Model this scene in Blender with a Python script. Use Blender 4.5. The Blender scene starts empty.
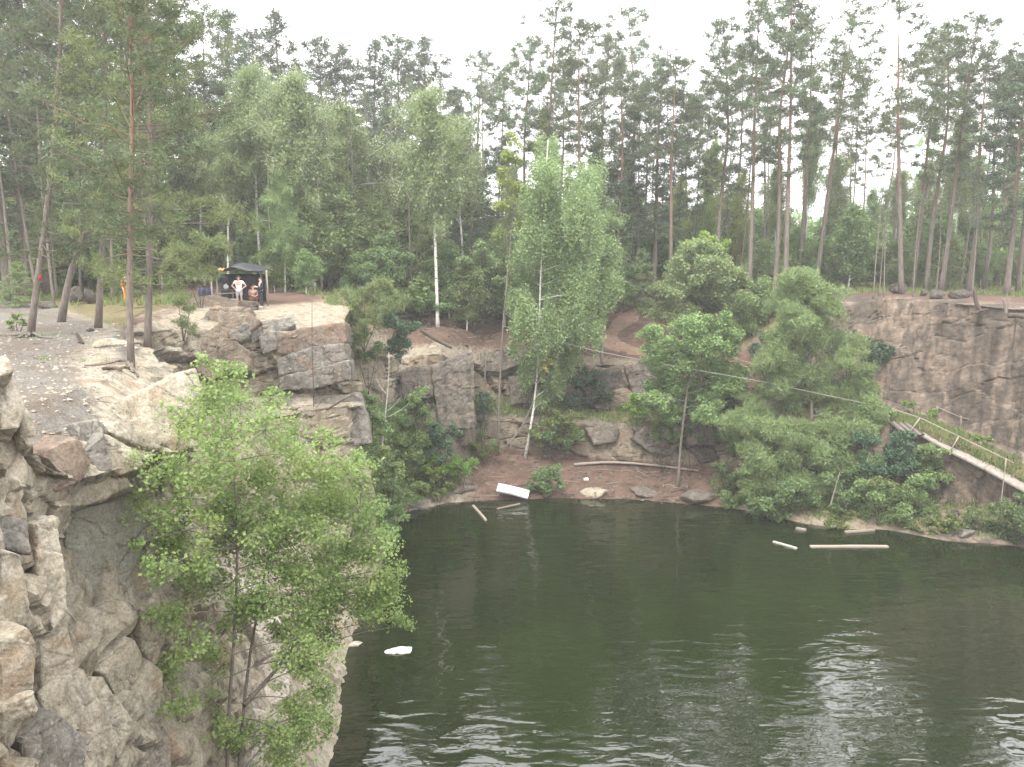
import bpy, bmesh, math, random
import numpy as np
from mathutils import Vector, Matrix
from mathutils.bvhtree import BVHTree

# ------------------------------------------------------------------ scene basics
scene = bpy.context.scene
COL = scene.collection
R = math.radians
CAM_H, PITCH, FPX = 17.0, R(9.26), 788.0
CP, SP = math.cos(PITCH), math.sin(PITCH)


def raydir(u, v):
    a, b = (u - 512) / FPX, (383.5 - v) / FPX
    return np.array([a, CP + b * SP, -SP + b * CP])


def PY(u, v, Y):                      # point seen at (u, v) that lies Y metres ahead
    d = raydir(u, v)
    return np.array([0, 0, CAM_H]) + d * (Y / d[1])


def PPL(u, v, p0, n):                 # ray meets plane
    d = raydir(u, v)
    o = np.array([0, 0, CAM_H])
    return o + d * (np.dot(p0 - o, n) / np.dot(d, n))


def XU(u, Y, z=14.0):                 # world x of picture column u at distance Y and height z
    return (u - 512) / FPX * (Y * CP + (CAM_H - z) * SP)


# ------------------------------------------------------------------ noise
def _h(ix, iy, iz, s):
    with np.errstate(over='ignore'):
        h = (ix.astype(np.int64) * 374761393 + iy.astype(np.int64) * 668265263 + iz.astype(np.int64) * 2147483647 + s * 144665) & 0xFFFFFFFF
        h = ((h ^ (h >> 13)) * 1274126177) & 0xFFFFFFFF
        h = ((h ^ (h >> 16)) * 2246822519) & 0xFFFFFFFF
        h = h ^ (h >> 15)
    return (h & 0xFFFFFF) / float(0xFFFFFF)


def vnoise(P, s=0):
    P = np.asarray(P, float)
    i = np.floor(P).astype(np.int64)
    f = P - i
    f = f * f * (3 - 2 * f)
    o = 0
    for dx in (0, 1):
        for dy in (0, 1):
            for dz in (0, 1):
                w = (f[:, 0] if dx else 1 - f[:, 0]) * (f[:, 1] if dy else 1 - f[:, 1]) * (f[:, 2] if dz else 1 - f[:, 2])
                o = o + w * _h(i[:, 0] + dx, i[:, 1] + dy, i[:, 2] + dz, s)
    return o * 2 - 1


def fbm(P, octv=4, s=0, gain=.5):
    o, a, t = 0, 1.0, 0
    P = np.asarray(P, float)
    for k in range(octv):
        o = o + a * vnoise(P * (2.03 ** k) + 17.3 * k, s + k)
        t += a
        a *= gain
    return o / t


def worley(P, s=0):
    i = np.floor(P).astype(np.int64)
    n = len(P)
    f1 = np.full(n, 9e9); f2 = np.full(n, 9e9)
    rid = np.zeros((n, 4)); off = np.zeros((n, 3))
    for dx in (-1, 0, 1):
        for dy in (-1, 0, 1):
            for dz in (-1, 0, 1):
                a, b, c = i[:, 0] + dx, i[:, 1] + dy, i[:, 2] + dz
                q = np.stack([a + _h(a, b, c, s + 1), b + _h(a, b, c, s + 2), c + _h(a, b, c, s + 3)], 1)
                e = np.abs(P - q); d = .35 * np.sqrt((e ** 2).sum(1)) + .65 * e.max(1)
                m = d < f1
                f2 = np.where(m, f1, np.minimum(f2, d))
                f1 = np.where(m, d, f1)
                if m.any():
                    rid[m] = np.stack([_h(a, b, c, s + 4 + k) for k in range(4)], 1)[m]
                    off[m] = (P - q)[m]
    return f1, f2, rid, off


def blocky(P, scale, s=0, tilt=(.25, .1)):
    """jointed rock: signed offset (about -1..1) made of tilted cells with cracks between"""
    Q = np.array(P)
    Q = Q + .09 * np.stack([fbm(Q * .9, 2, s + 31), fbm(Q * .9, 2, s + 32), fbm(Q * .9, 2, s + 33)], 1)
    z = Q[:, 2] + tilt[0] * Q[:, 1] + tilt[1] * Q[:, 0]
    Q = np.stack([Q[:, 0] * scale[0], Q[:, 1] * scale[1], z * scale[2]], 1)
    f1, f2, rid, off = worley(Q, s)
    g = rid[:, 1:4] * 2 - 1
    d = (rid[:, 0] * 2 - 1) * .8 + (g * off).sum(1) * .7
    crack = np.clip(1 - (f2 - f1) / .055, 0, 1)
    return d, crack, rid


# ------------------------------------------------------------------ mesh helpers
def make_mesh(name, V, quads=None, tris=None, smooth=False):
    V = np.asarray(V, np.float32).reshape(-1, 3)
    quads = np.zeros((0, 4), np.int32) if quads is None or len(quads) == 0 else np.asarray(quads, np.int32)
    tris = np.zeros((0, 3), np.int32) if tris is None or len(tris) == 0 else np.asarray(tris, np.int32)
    m = bpy.data.meshes.new(name)
    m.vertices.add(len(V)); m.vertices.foreach_set('co', V.ravel())
    nl = quads.size + tris.size
    m.loops.add(nl)
    m.loops.foreach_set('vertex_index', np.concatenate([quads.ravel(), tris.ravel()]).astype(np.int32))
    npoly = len(quads) + len(tris)
    m.polygons.add(npoly)
    st = np.concatenate([np.arange(len(quads)) * 4, quads.size + np.arange(len(tris)) * 3]).astype(np.int32)
    m.polygons.foreach_set('loop_start', st)
    m.polygons.foreach_set('use_smooth', np.full(npoly, bool(smooth)))
    m.update(calc_edges=True)
    m.validate()
    return m


class MB:
    def __init__(s):
        s.v, s.q, s.t, s.n = [], [], [], 0

    def add(s, V, q=None, t=None):
        V = np.asarray(V, float).reshape(-1, 3)
        if q is not None and len(q): s.q.append(np.asarray(q, int).reshape(-1, 4) + s.n)
        if t is not None and len(t): s.t.append(np.asarray(t, int).reshape(-1, 3) + s.n)
        s.v.append(V); s.n += len(V)

    def tube(s, pts, rad, seg=6, cap=True):
        pts = np.asarray(pts, float); n = len(pts)
        rad = np.broadcast_to(np.asarray(rad, float), (n,))
        T = np.gradient(pts, axis=0); T /= np.linalg.norm(T, axis=1)[:, None] + 1e-9
        ref = np.array([0, 0, 1.]) if abs(T[0, 2]) < .9 else np.array([1., 0, 0])
        A = np.cross(T, ref); A /= np.linalg.norm(A, axis=1)[:, None] + 1e-9
        B = np.cross(T, A)
        a = np.arange(seg) * 2 * math.pi / seg
        ring = pts[:, None] + rad[:, None, None] * (np.cos(a)[None, :, None] * A[:, None] + np.sin(a)[None, :, None] * B[:, None])
        i = np.arange(n - 1)[:, None] * seg; j = np.arange(seg)[None]; k = (j + 1) % seg
        q = np.stack([i + j, i + k, i + seg + k, i + seg + j], -1).reshape(-1, 4)
        V = ring.reshape(-1, 3); t = []
        if cap:
            V = np.vstack([V, pts[:1], pts[-1:]])
            b, e = n * seg, n * seg + 1
            for jj in range(seg):
                kk = (jj + 1) % seg
                t.append((b, kk, jj)); t.append((e, (n - 1) * seg + jj, (n - 1) * seg + kk))
        s.add(V, q, t)

    def box(s, c, size, rot=None):
        x, y, z = np.asarray(size) / 2
        V = np.array([(i, j, k) for i in (-x, x) for j in (-y, y) for k in (-z, z)])
        if rot is not None: V = V @ np.asarray(rot).T
        s.add(V + np.asarray(c), [(0, 1, 3, 2), (4, 6, 7, 5), (0, 4, 5, 1), (2, 3, 7, 6), (0, 2, 6, 4), (1, 5, 7, 3)])

    def mesh(s, name, smooth=False):
        V = np.vstack(s.v) if s.v else np.zeros((0, 3))
        return make_mesh(name, V, np.vstack(s.q) if s.q else None, np.vstack(s.t) if s.t else None, smooth)


def link(name, mesh, mat=None, parent=None, loc=None):
    o = bpy.data.objects.new(name, mesh)
    COL.objects.link(o)
    if mat is not None and len(mesh.materials) == 0: mesh.materials.append(mat)
    if parent is not None: o.parent = parent
    if loc is not None: o.location = loc
    return o


def tag(o, label=None, cat=None, group=None, kind=None):
    if label: o['label'] = label
    if cat: o['category'] = cat
    if group: o['group'] = group
    if kind: o['kind'] = kind
    return o


def thing(name, label, cat, loc=(0, 0, 0), group=None):
    o = bpy.data.objects.new(name, None); COL.objects.link(o)
    o.location = [float(c) for c in loc]; o.empty_display_size = .2
    return tag(o, label, cat, group)


def dup(root, label=None, group=None):
    r = root.copy(); COL.objects.link(r)
    if label: r['label'] = label
    if group: r['group'] = group
    elif 'group' in r: del r['group']
    for ch in root.children:
        c = ch.copy(); COL.objects.link(c); c.parent = r
        for g in ch.children:
            d = g.copy(); COL.objects.link(d); d.parent = c
    return r


# ------------------------------------------------------------------ materials
class NT:
    def __init__(s, name):
        s.m = bpy.data.materials.new(name); s.m.use_nodes = True
        s.t = s.m.node_tree; s.t.nodes.clear()
        s.out = s.n('ShaderNodeOutputMaterial')

    def n(s, typ, **kw):
        x = s.t.nodes.new(typ)
        for k, v in kw.items(): setattr(x, k, v)
        return x

    def l(s, a, b): s.t.links.new(a, b)

    def coord(s, which='Object', scale=(1, 1, 1)):
        tc = s.n('ShaderNodeTexCoord'); mp = s.n('ShaderNodeMapping')
        mp.inputs['Scale'].default_value = scale
        s.l(tc.outputs[which], mp.inputs['Vector']); return mp.outputs[0]

    def noise(s, co, scale, detail=5, rough=.6, dist=0):
        x = s.n('ShaderNodeTexNoise')
        x.inputs['Scale'].default_value = scale; x.inputs['Detail'].default_value = detail
        x.inputs['Roughness'].default_value = rough; x.inputs['Distortion'].default_value = dist
        if co is not None: s.l(co, x.inputs['Vector'])
        return x.outputs['Fac']

    def ramp(s, fac, stops):
        x = s.n('ShaderNodeValToRGB'); e = x.color_ramp.elements
        while len(e) < len(stops): e.new(.5)
        for k, (p, c) in enumerate(stops):
            e[k].position = p; e[k].color = c if len(c) == 4 else (*c, 1)
        s.l(fac, x.inputs[0]); return x.outputs[0]

    def mix(s, fac, a, b, mode='MIX'):
        x = s.n('ShaderNodeMix', data_type='RGBA', blend_type=mode)
        for sock, v in ((x.inputs[0], fac), (x.inputs[6], a), (x.inputs[7], b)):
            if isinstance(v, (tuple, list)): sock.default_value = (*v, 1) if len(v) == 3 else v
            elif isinstance(v, (int, float)): sock.default_value = v
            else: s.l(v, sock)
        return x.outputs[2]

    def math(s, op, a, b=None, clamp=False):
        x = s.n('ShaderNodeMath', operation=op); x.use_clamp = clamp
        for k, v in ((0, a), (1, b)):
            if v is None: continue
            if isinstance(v, (int, float)): x.inputs[k].default_value = v
            else: s.l(v, x.inputs[k])
        return x.outputs[0]

    def bump(s, h, strength=.4, dist=.05, normal=None):
        x = s.n('ShaderNodeBump'); x.inputs['Strength'].default_value = strength
        x.inputs['Distance'].default_value = dist; s.l(h, x.inputs['Height'])
        if normal is not None: s.l(normal, x.inputs['Normal'])
        return x.outputs[0]

    def bsdf(s, color, rough=.8, normal=None, spec=.3, metal=0, ior=None):
        x = s.n('ShaderNodeBsdfPrincipled')
        if isinstance(color, (tuple, list)): x.inputs['Base Color'].default_value = (*color, 1)
        else: s.l(color, x.inputs['Base Color'])
        if isinstance(rough, (int, float)): x.inputs['Roughness'].default_value = rough
        else: s.l(rough, x.inputs['Roughness'])
        x.inputs['Specular IOR Level'].default_value = spec
        x.inputs['Metallic'].default_value = metal
        if ior: x.inputs['IOR'].default_value = ior
        if normal is not None: s.l(normal, x.inputs['Normal'])
        return x

    def done(s, sh):
        s.l(sh, s.out.inputs['Surface']); return s.m


def leaf_mat(name, dark, light, trans=.35, tip=None, k=1.42):
    dark, light = tuple(x * k for x in dark), tuple(x * k for x in light)
    tip = tip and tuple(x * k for x in tip)
    N = NT(name)
    geo = N.n('ShaderNodeNewGeometry'); oi = N.n('ShaderNodeObjectInfo')
    co = N.coord('Object')
    c = N.mix(geo.outputs['Random Per Island'], dark, light)
    big = N.noise(co, .55, 2)
    c = N.mix(N.math('MULTIPLY', N.math('SUBTRACT', big, .42, True), 2.2, True), c, tip or light)
    hsv = N.n('ShaderNodeHueSaturation')
    N.l(c, hsv.inputs['Color']); hsv.inputs['Saturation'].default_value = 1.0
    N.l(N.math('ADD', N.math('MULTIPLY', oi.outputs['Random'], .03), .485), hsv.inputs['Hue'])
    N.l(N.math('ADD', N.math('MULTIPLY', oi.outputs['Random'], .35), .82), hsv.inputs['Value'])
    b = N.bsdf(hsv.outputs[0], .6, spec=.25)
    t = N.n('ShaderNodeBsdfTranslucent'); N.l(hsv.outputs[0], t.inputs['Color'])
    mx = N.n('ShaderNodeMixShader'); mx.inputs[0].default_value = trans
    N.l(b.outputs[0], mx.inputs[1]); N.l(t.outputs[0], mx.inputs[2])
    return N.done(mx.outputs[0])


def plain(name, c, rough=.75, var=.25, scale=6, bump=.3, spec=.25, stretch=(1, 1, 1)):
    N = NT(name); co = N.coord('Object', stretch)
    n = N.noise(co, scale, 6)
    d = tuple(x * (1 - var) for x in c); l = tuple(min(1, x * (1 + var)) for x in c)
    col = N.ramp(n, [(.3, d), (.7, l)])
    return N.done(N.bsdf(col, rough, N.bump(N.noise(co, scale * 5, 5), bump, .02), spec).outputs[0])


def rock_color(N, co, base, warm, pale, dark, rust=.5, lichen=.4):
    """granite / gneiss: mottled greys, rust seams, lichen, dark water streaks"""
    n1 = N.noise(co, .55, 6, .62); n2 = N.noise(co, 3.2, 6, .7); n3 = N.noise(co, 16, 4, .7)
    c = N.ramp(n1, [(.32, base), (.52, warm), (.68, base)])
    c = N.mix(N.ramp(n2, [(.45, (0, 0, 0)), (.62, (.75, .75, .75))]), c, pale)
    c = N.mix(N.ramp(n2, [(.30, (.75, .75, .75)), (.44, (0, 0, 0))]), c, dark)
    rn = N.noise(co, .8, 4, .55, .6)
    c = N.mix(N.math('MULTIPLY', N.ramp(rn, [(.56, (0, 0, 0)), (.68, (1, 1, 1))]), rust), c, (.30, .165, .075))
    mp = N.n('ShaderNodeMapping'); mp.inputs['Scale'].default_value = (1.5, 1.5, .16); N.l(co, mp.inputs[0])
    st = N.noise(mp.outputs[0], 1.1, 4, .6)
    c = N.mix(N.math('MULTIPLY', N.ramp(st, [(.54, (0, 0, 0)), (.66, (1, 1, 1))]), .55), c, dark)
    ln = N.noise(co, 7, 3, .5)
    c = N.mix(N.math('MULTIPLY', N.ramp(ln, [(.60, (0, 0, 0)), (.66, (1, 1, 1))]), lichen), c, (.42, .43, .36))
    c = N.mix(.45, c, N.ramp(n3, [(.35, (.22, .22, .22)), (.65, (.78, .78, .78))]), 'OVERLAY')
    c = N.mix(1.0, c, (.76, .755, .73), 'MULTIPLY')
    vo = N.n('ShaderNodeTexVoronoi', feature='DISTANCE_TO_EDGE'); vo.inputs['Scale'].default_value = .8
    wn = N.n('ShaderNodeTexNoise'); wn.inputs['Scale'].default_value = 1.6; wn.inputs['Detail'].default_value = 4; N.l(co, wn.inputs['Vector'])
    wp = N.mix(.45, co, wn.outputs['Color'], 'ADD')
    N.l(wp, vo.inputs['Vector'])
    cr = N.ramp(vo.outputs[0], [(0, (0, 0, 0)), (.022, (1, 1, 1))])
    gate = N.ramp(n1, [(.42, (1, 1, 1)), (.56, (0, 0, 0))])
    c = N.mix(N.math('MULTIPLY', N.math('SUBTRACT', 1.0, cr), N.math('MULTIPLY', gate, .75)), c, (.05, .045, .04))
    h = N.math('ADD', N.math('MULTIPLY', n2, .7), N.math('ADD', N.math('MULTIPLY', n3, .35), N.math('MULTIPLY', n1, .8)))
    return c, h


def rock_mat(name, base, warm, pale, dark, rust=.5, lichen=.4):
    N = NT(name); co = N.coord('Object')
    c, h = rock_color(N, co, base, warm, pale, dark, rust, lichen)
    return N.done(N.bsdf(c, .88, N.bump(h, .55, .12), .2).outputs[0])


M = {}
M['rock'] = rock_mat('rock_tan', (.275, .252, .205), (.345, .302, .228), (.475, .438, .365), (.12, .108, .092), .45, .35)
M['rock_red'] = rock_mat('rock_reddish', (.17, .13, .105), (.21, .15, .112), (.26, .22, .18), (.09, .078, .066), .5, .2)
M['rock_grey'] = rock_mat('rock_grey', (.165, .158, .145), (.19, .17, .145), (.27, .255, .228), (.08, .075, .068), .25, .5)
M['rock_brown'] = rock_mat('rock_brown', (.165, .138, .11), (.215, .165, .118), (.29, .25, .20), (.085, .073, .062), .38, .3)
M['rock_mid'] = rock_mat('rock_mid', (.118, .104, .09), (.145, .122, .10), (.205, .182, .155), (.05, .045, .04), .18, .2)
M['rock_smooth'] = rock_mat('rock_smooth', (.24, .24, .205), (.27, .255, .215), (.31, .30, .26), (.17, .17, .15), .05, .1)
M['rock_pale'] = rock_mat('rock_pale', (.42, .37, .32), (.50, .44, .37), (.58, .54, .48), (.25, .22, .19), .2, .2)
M['rock_dark'] = rock_mat('rock_dark', (.062, .057, .05), (.085, .070, .057), (.13, .118, .10), (.035, .032, .03), .2, .12)


def terrain_mat():
    N = NT('quarry_ground'); co = N.coord('Object')
    at = N.n('ShaderNodeAttribute', attribute_name='surf'); sep = N.n('ShaderNodeSeparateColor')
    N.l(at.outputs['Color'], sep.inputs[0])
    at2 = N.n('ShaderNodeAttribute', attribute_name='tone'); sep2 = N.n('ShaderNodeSeparateColor')
    N.l(at2.outputs['Color'], sep2.inputs[0])
    rock, rh = rock_color(N, co, (.265, .242, .196), (.33, .288, .218), (.455, .415, .34), (.12, .106, .09), .4, .35)
    mpv = N.n('ShaderNodeMapping'); mpv.inputs['Scale'].default_value = (.36, .36, .040); N.l(co, mpv.inputs[0])
    band = N.noise(mpv.outputs[0], 1.0, 4, .55, .3)
    blot = N.noise(co, .7, 5, .65)
    band = N.math('ADD', N.math('MULTIPLY', band, .72), N.math('MULTIPLY', blot, .28))
    streak = N.ramp(band, [(.37, (.040, .036, .033)), (.45, (.12, .10, .085)), (.50, (.23, .185, .15)), (.545, (.065, .058, .052)), (.60, (.19, .158, .13)), (.67, (.30, .25, .21))])
    streak = N.mix(.75, streak, N.ramp(N.noise(co, 2.6, 8, .75), [(.34, (.15, .15, .15)), (.66, (.8, .8, .8))]), 'OVERLAY')
    rock = N.mix(N.math('MULTIPLY', sep2.outputs[2], .85), rock, streak)
    rock = N.mix(1.0, rock, (.93, .93, .93), 'MULTIPLY')
    brown = N.mix(.9, rock, (.86, .80, .745), 'MULTIPLY')
    rock = N.mix(sep2.outputs[0], rock, brown)
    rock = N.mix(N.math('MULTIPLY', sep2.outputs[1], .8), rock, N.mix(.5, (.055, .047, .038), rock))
    j = N.noise(co, 3.0, 5, .7)

    def w(sock):
        x = N.math('ADD', sock, N.math('MULTIPLY', N.math('SUBTRACT', j, .5), .8))
        return N.ramp(x, [(.38, (0, 0, 0)), (.62, (1, 1, 1))])
    n4 = N.noise(co, 9, 6, .75); n5 = N.noise(co, 1.3, 4); n6 = N.noise(co, 28, 3, .8)
    dirt = N.ramp(n5, [(.3, (0.068, 0.045, 0.034)), (.55, (0.112, 0.071, 0.052)), (.75, (0.153, 0.104, 0.078))])
    dirt = N.mix(N.math('MULTIPLY', N.ramp(n4, [(.5, (0, 0, 0)), (.66, (1, 1, 1))]), .6), dirt, (.045, .032, .025))
    grass = N.ramp(n4, [(.3, (.055, .062, .022)), (.5, (.10, .095, .042)), (.68, (.165, .125, .075))])
    grass = N.mix(N.ramp(n5, [(.45, (0, 0, 0)), (.65, (.7, .7, .7))]), grass, (.17, .115, .075))
    grav = N.ramp(n4, [(.3, (0.076, 0.069, 0.059)), (.5, (0.119, 0.109, 0.095)), (.7, (0.162, 0.151, 0.134))])
    grav = N.mix(N.math('MULTIPLY', N.ramp(n5, [(.5, (0, 0, 0)), (.7, (1, 1, 1))]), .5), grav, (.085, .064, .044))
    grav = N.mix(N.ramp(N.noise(co, .45, 4, .6, .5), [(.46, (0, 0, 0)), (.60, (.8, .8, .8))]), grav, N.mix(n4, (.066, .053, .040), (.125, .104, .08)))
    grav = N.mix(.5, grav, N.ramp(n6, [(.35, (.25, .25, .25)), (.65, (.8, .8, .8))]), 'OVERLAY')
    c = N.mix(w(sep.outputs[0]), rock, dirt)
    c = N.mix(w(sep.outputs[1]), c, grass)
    c = N.mix(w(sep.outputs[2]), c, grav)
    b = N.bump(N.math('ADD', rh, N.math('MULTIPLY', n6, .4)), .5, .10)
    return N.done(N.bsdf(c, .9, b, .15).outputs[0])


M['ground'] = terrain_mat()


def bark_pine(name='pine_bark', lo=.36, warm=1.0):
    N = NT(name); tc = N.n('ShaderNodeTexCoord'); sep = N.n('ShaderNodeSeparateXYZ')
    N.l(tc.outputs['Object'], sep.inputs[0])
    co = N.coord('Object', (6, 6, 1.2))
    n = N.noise(co, 2.2, 5, .7)
    low = N.ramp(n, [(.3, (.085, .072, .062)), (.7, (.20, .17, .145))])
    up = N.ramp(n, [(.3, (.12, .080, .057)), (.7, (.22, .145, .10))])
    f = N.ramp(N.math('ADD', N.math('DIVIDE', sep.outputs[2], 20.0), N.math('MULTIPLY', n, .15)), [(lo, (0, 0, 0)), (lo + .3, (1, 1, 1))])
    return N.done(N.bsdf(N.mix(f, low, up), .9, N.bump(n, .8, .03), .1).outputs[0])


def bark_birch():
    N = NT('birch_bark'); co = N.coord('Object', (3, 3, 9))
    n = N.noise(co, 1.2, 4, .6); n2 = N.noise(N.coord('Object', (1, 1, .5)), .9, 3)
    c = N.ramp(n, [(.34, (.07, .06, .055)), (.42, (.50, .48, .44)), (.7, (.66, .63, .58))])
    c = N.mix(N.ramp(n2, [(.5, (0, 0, 0)), (.7, (.7, .7, .7))]), c, (.30, .27, .22))
    return N.done(N.bsdf(c, .8, N.bump(n, .4, .02), .15).outputs[0])


M['bark'] = bark_pine(); M['bark_orange'] = bark_pine('orange_pine_bark', .14); M['bark_near'] = bark_pine('grey_pine_bark', .55); M['birch_bark'] = bark_birch()
M['bark_grey'] = plain('grey_bark', (.16, .14, .115), .9, .4, 5, .6, .1, (4, 4, 1))
M['bark_dark'] = plain('dark_bark', (.075, .06, .05), .9, .4, 5, .6, .1, (4, 4, 1))
M['dead'] = plain('bleached_wood', (.235, .205, .17), .85, .3, 5, .4, .1, (6, 6, 1))
M['plank'] = plain('weathered_plank', (.27, .225, .185), .8, .3, 4, .3, .15, (1, 8, 8))
M['needle'] = leaf_mat('pine_needles', (.050, .072, .036), (.102, .130, .066), .25, None, 1.25)
M['needle_dark'] = leaf_mat('spruce_needles', (.042, .062, .038), (.085, .110, .062), .2, None, 1.25)
M['needle_light'] = leaf_mat('young_pine_needles', (.080, .112, .042), (.150, .190, .076), .3)
M['birch'] = leaf_mat('birch_leaves', (.090, .135, .046), (.165, .220, .086), .4)
M['birch_pale'] = leaf_mat('aspen_leaves', (.105, .150, .058), (.195, .245, .110), .4)
M['yellowgreen'] = leaf_mat('yellow_green_leaves', (.13, .180, .042), (.23, .29, .072), .42)
M['bush'] = leaf_mat('bush_leaves', (.062, .105, .042), (.130, .180, .072), .36)
M['bush_dark'] = leaf_mat('dark_bush_leaves', (.030, .060, .034), (.070, .110, .058), .25)
M['bush_bright'] = leaf_mat('bright_leaves', (.090, .170, .030), (.16, .26, .055), .4)
M['hero_leaf'] = leaf_mat('foreground_aspen_leaves', (.108, .158, .052), (.195, .252, .092), .5, (.225, .265, .088))
M['weed'] = leaf_mat('weed_leaves', (.065, .100, .028), (.14, .175, .058), .3)
M['grass'] = leaf_mat('grass_blades', (.070, .110, .032), (.15, .185, .065), .3)
M['dry'] = leaf_mat('yellowed_leaves', (.17, .15, .05), (.24, .21, .08), .35)
M['foam'] = plain('white_foam', (.52, .51, .50), .75, .28, 3, .4)
M['concrete'] = plain('pale_concrete', (.24, .215, .185), .85, .25, 4, .3)
M['white_paint'] = plain('pale_painted_wood', (.36, .335, .30), .7, .2, 5, .2)
M['rope'] = plain('pale_rope', (.30, .29, .26), .8, .15, 20, .2)
M['tarp'] = plain('black_tarp', (.018, .020, .026), .45, .3, 3, .3, .4)
M['tarp_blue'] = plain('dark_blue_tarp', (.03, .035, .065), .5, .3, 3, .3, .4)
M['orange'] = plain('orange_cloth', (.62, .26, .09), .8, .15)
M['red_paint'] = plain('red_paint', (.55, .06, .035), .6, .2)
M['blue'] = plain('blue_plastic', (.10, .20, .36), .5, .15)
M['skin'] = plain('skin', (.55, .36, .27), .55, .08, 9, .05)
M['hair'] = plain('dark_hair', (.035, .025, .018), .6, .3, 30, .3)
M['eye'] = plain('eye', (.03, .025, .02), .2, .1)
M['cloth_white'] = plain('white_cloth', (.72, .71, .72), .85, .06)
M['cloth_pale'] = plain('pale_grey_cloth', (.50, .50, .52), .85, .1)
M['cloth_navy'] = plain('navy_cloth', (.022, .028, .055), .85, .2)
M['cloth_dark'] = plain('dark_cloth', (.03, .03, .032), .85, .2)
M['cloth_yellow'] = plain('yellow_cloth', (.42, .21, .05), .85, .2, 5)
M['cloth_brick'] = plain('brick_red_cloth', (.20, .10, .075), .85, .5, 14)


def water_mat():
    N = NT('pond_water')
    a = N.noise(N.coord('Object', (.6, 1.5, 1)), .95, 1.2, .4, .5)
    b = N.noise(N.coord('Object', (1.2, 3.0, 1)), 1.7, 1.5, .5, .5)
    patch = N.noise(N.coord('Object', (.10, .07, 1)), 1.0, 3, .55)
    h = N.math('ADD', N.math('MULTIPLY', a, 1.0), N.math('MULTIPLY', b, .17))
    h = N.math('MULTIPLY', h, N.math('ADD', N.math('MULTIPLY', N.math('ADD', N.math('MULTIPLY', patch, 4.0), -1.4, True), .7), .42))
    nrm = N.bump(h, .34, .16)
    col = N.ramp(N.noise(N.coord('Object', (.1, .1, 1)), 1.2, 3), [(.35, (.0072, .0116, .0028)), (.65, (.0092, .0140, .0036))])
    return N.done(N.bsdf(col, .012, nrm, .5, ior=1.75).outputs[0])


M['water'] = water_mat()

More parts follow.
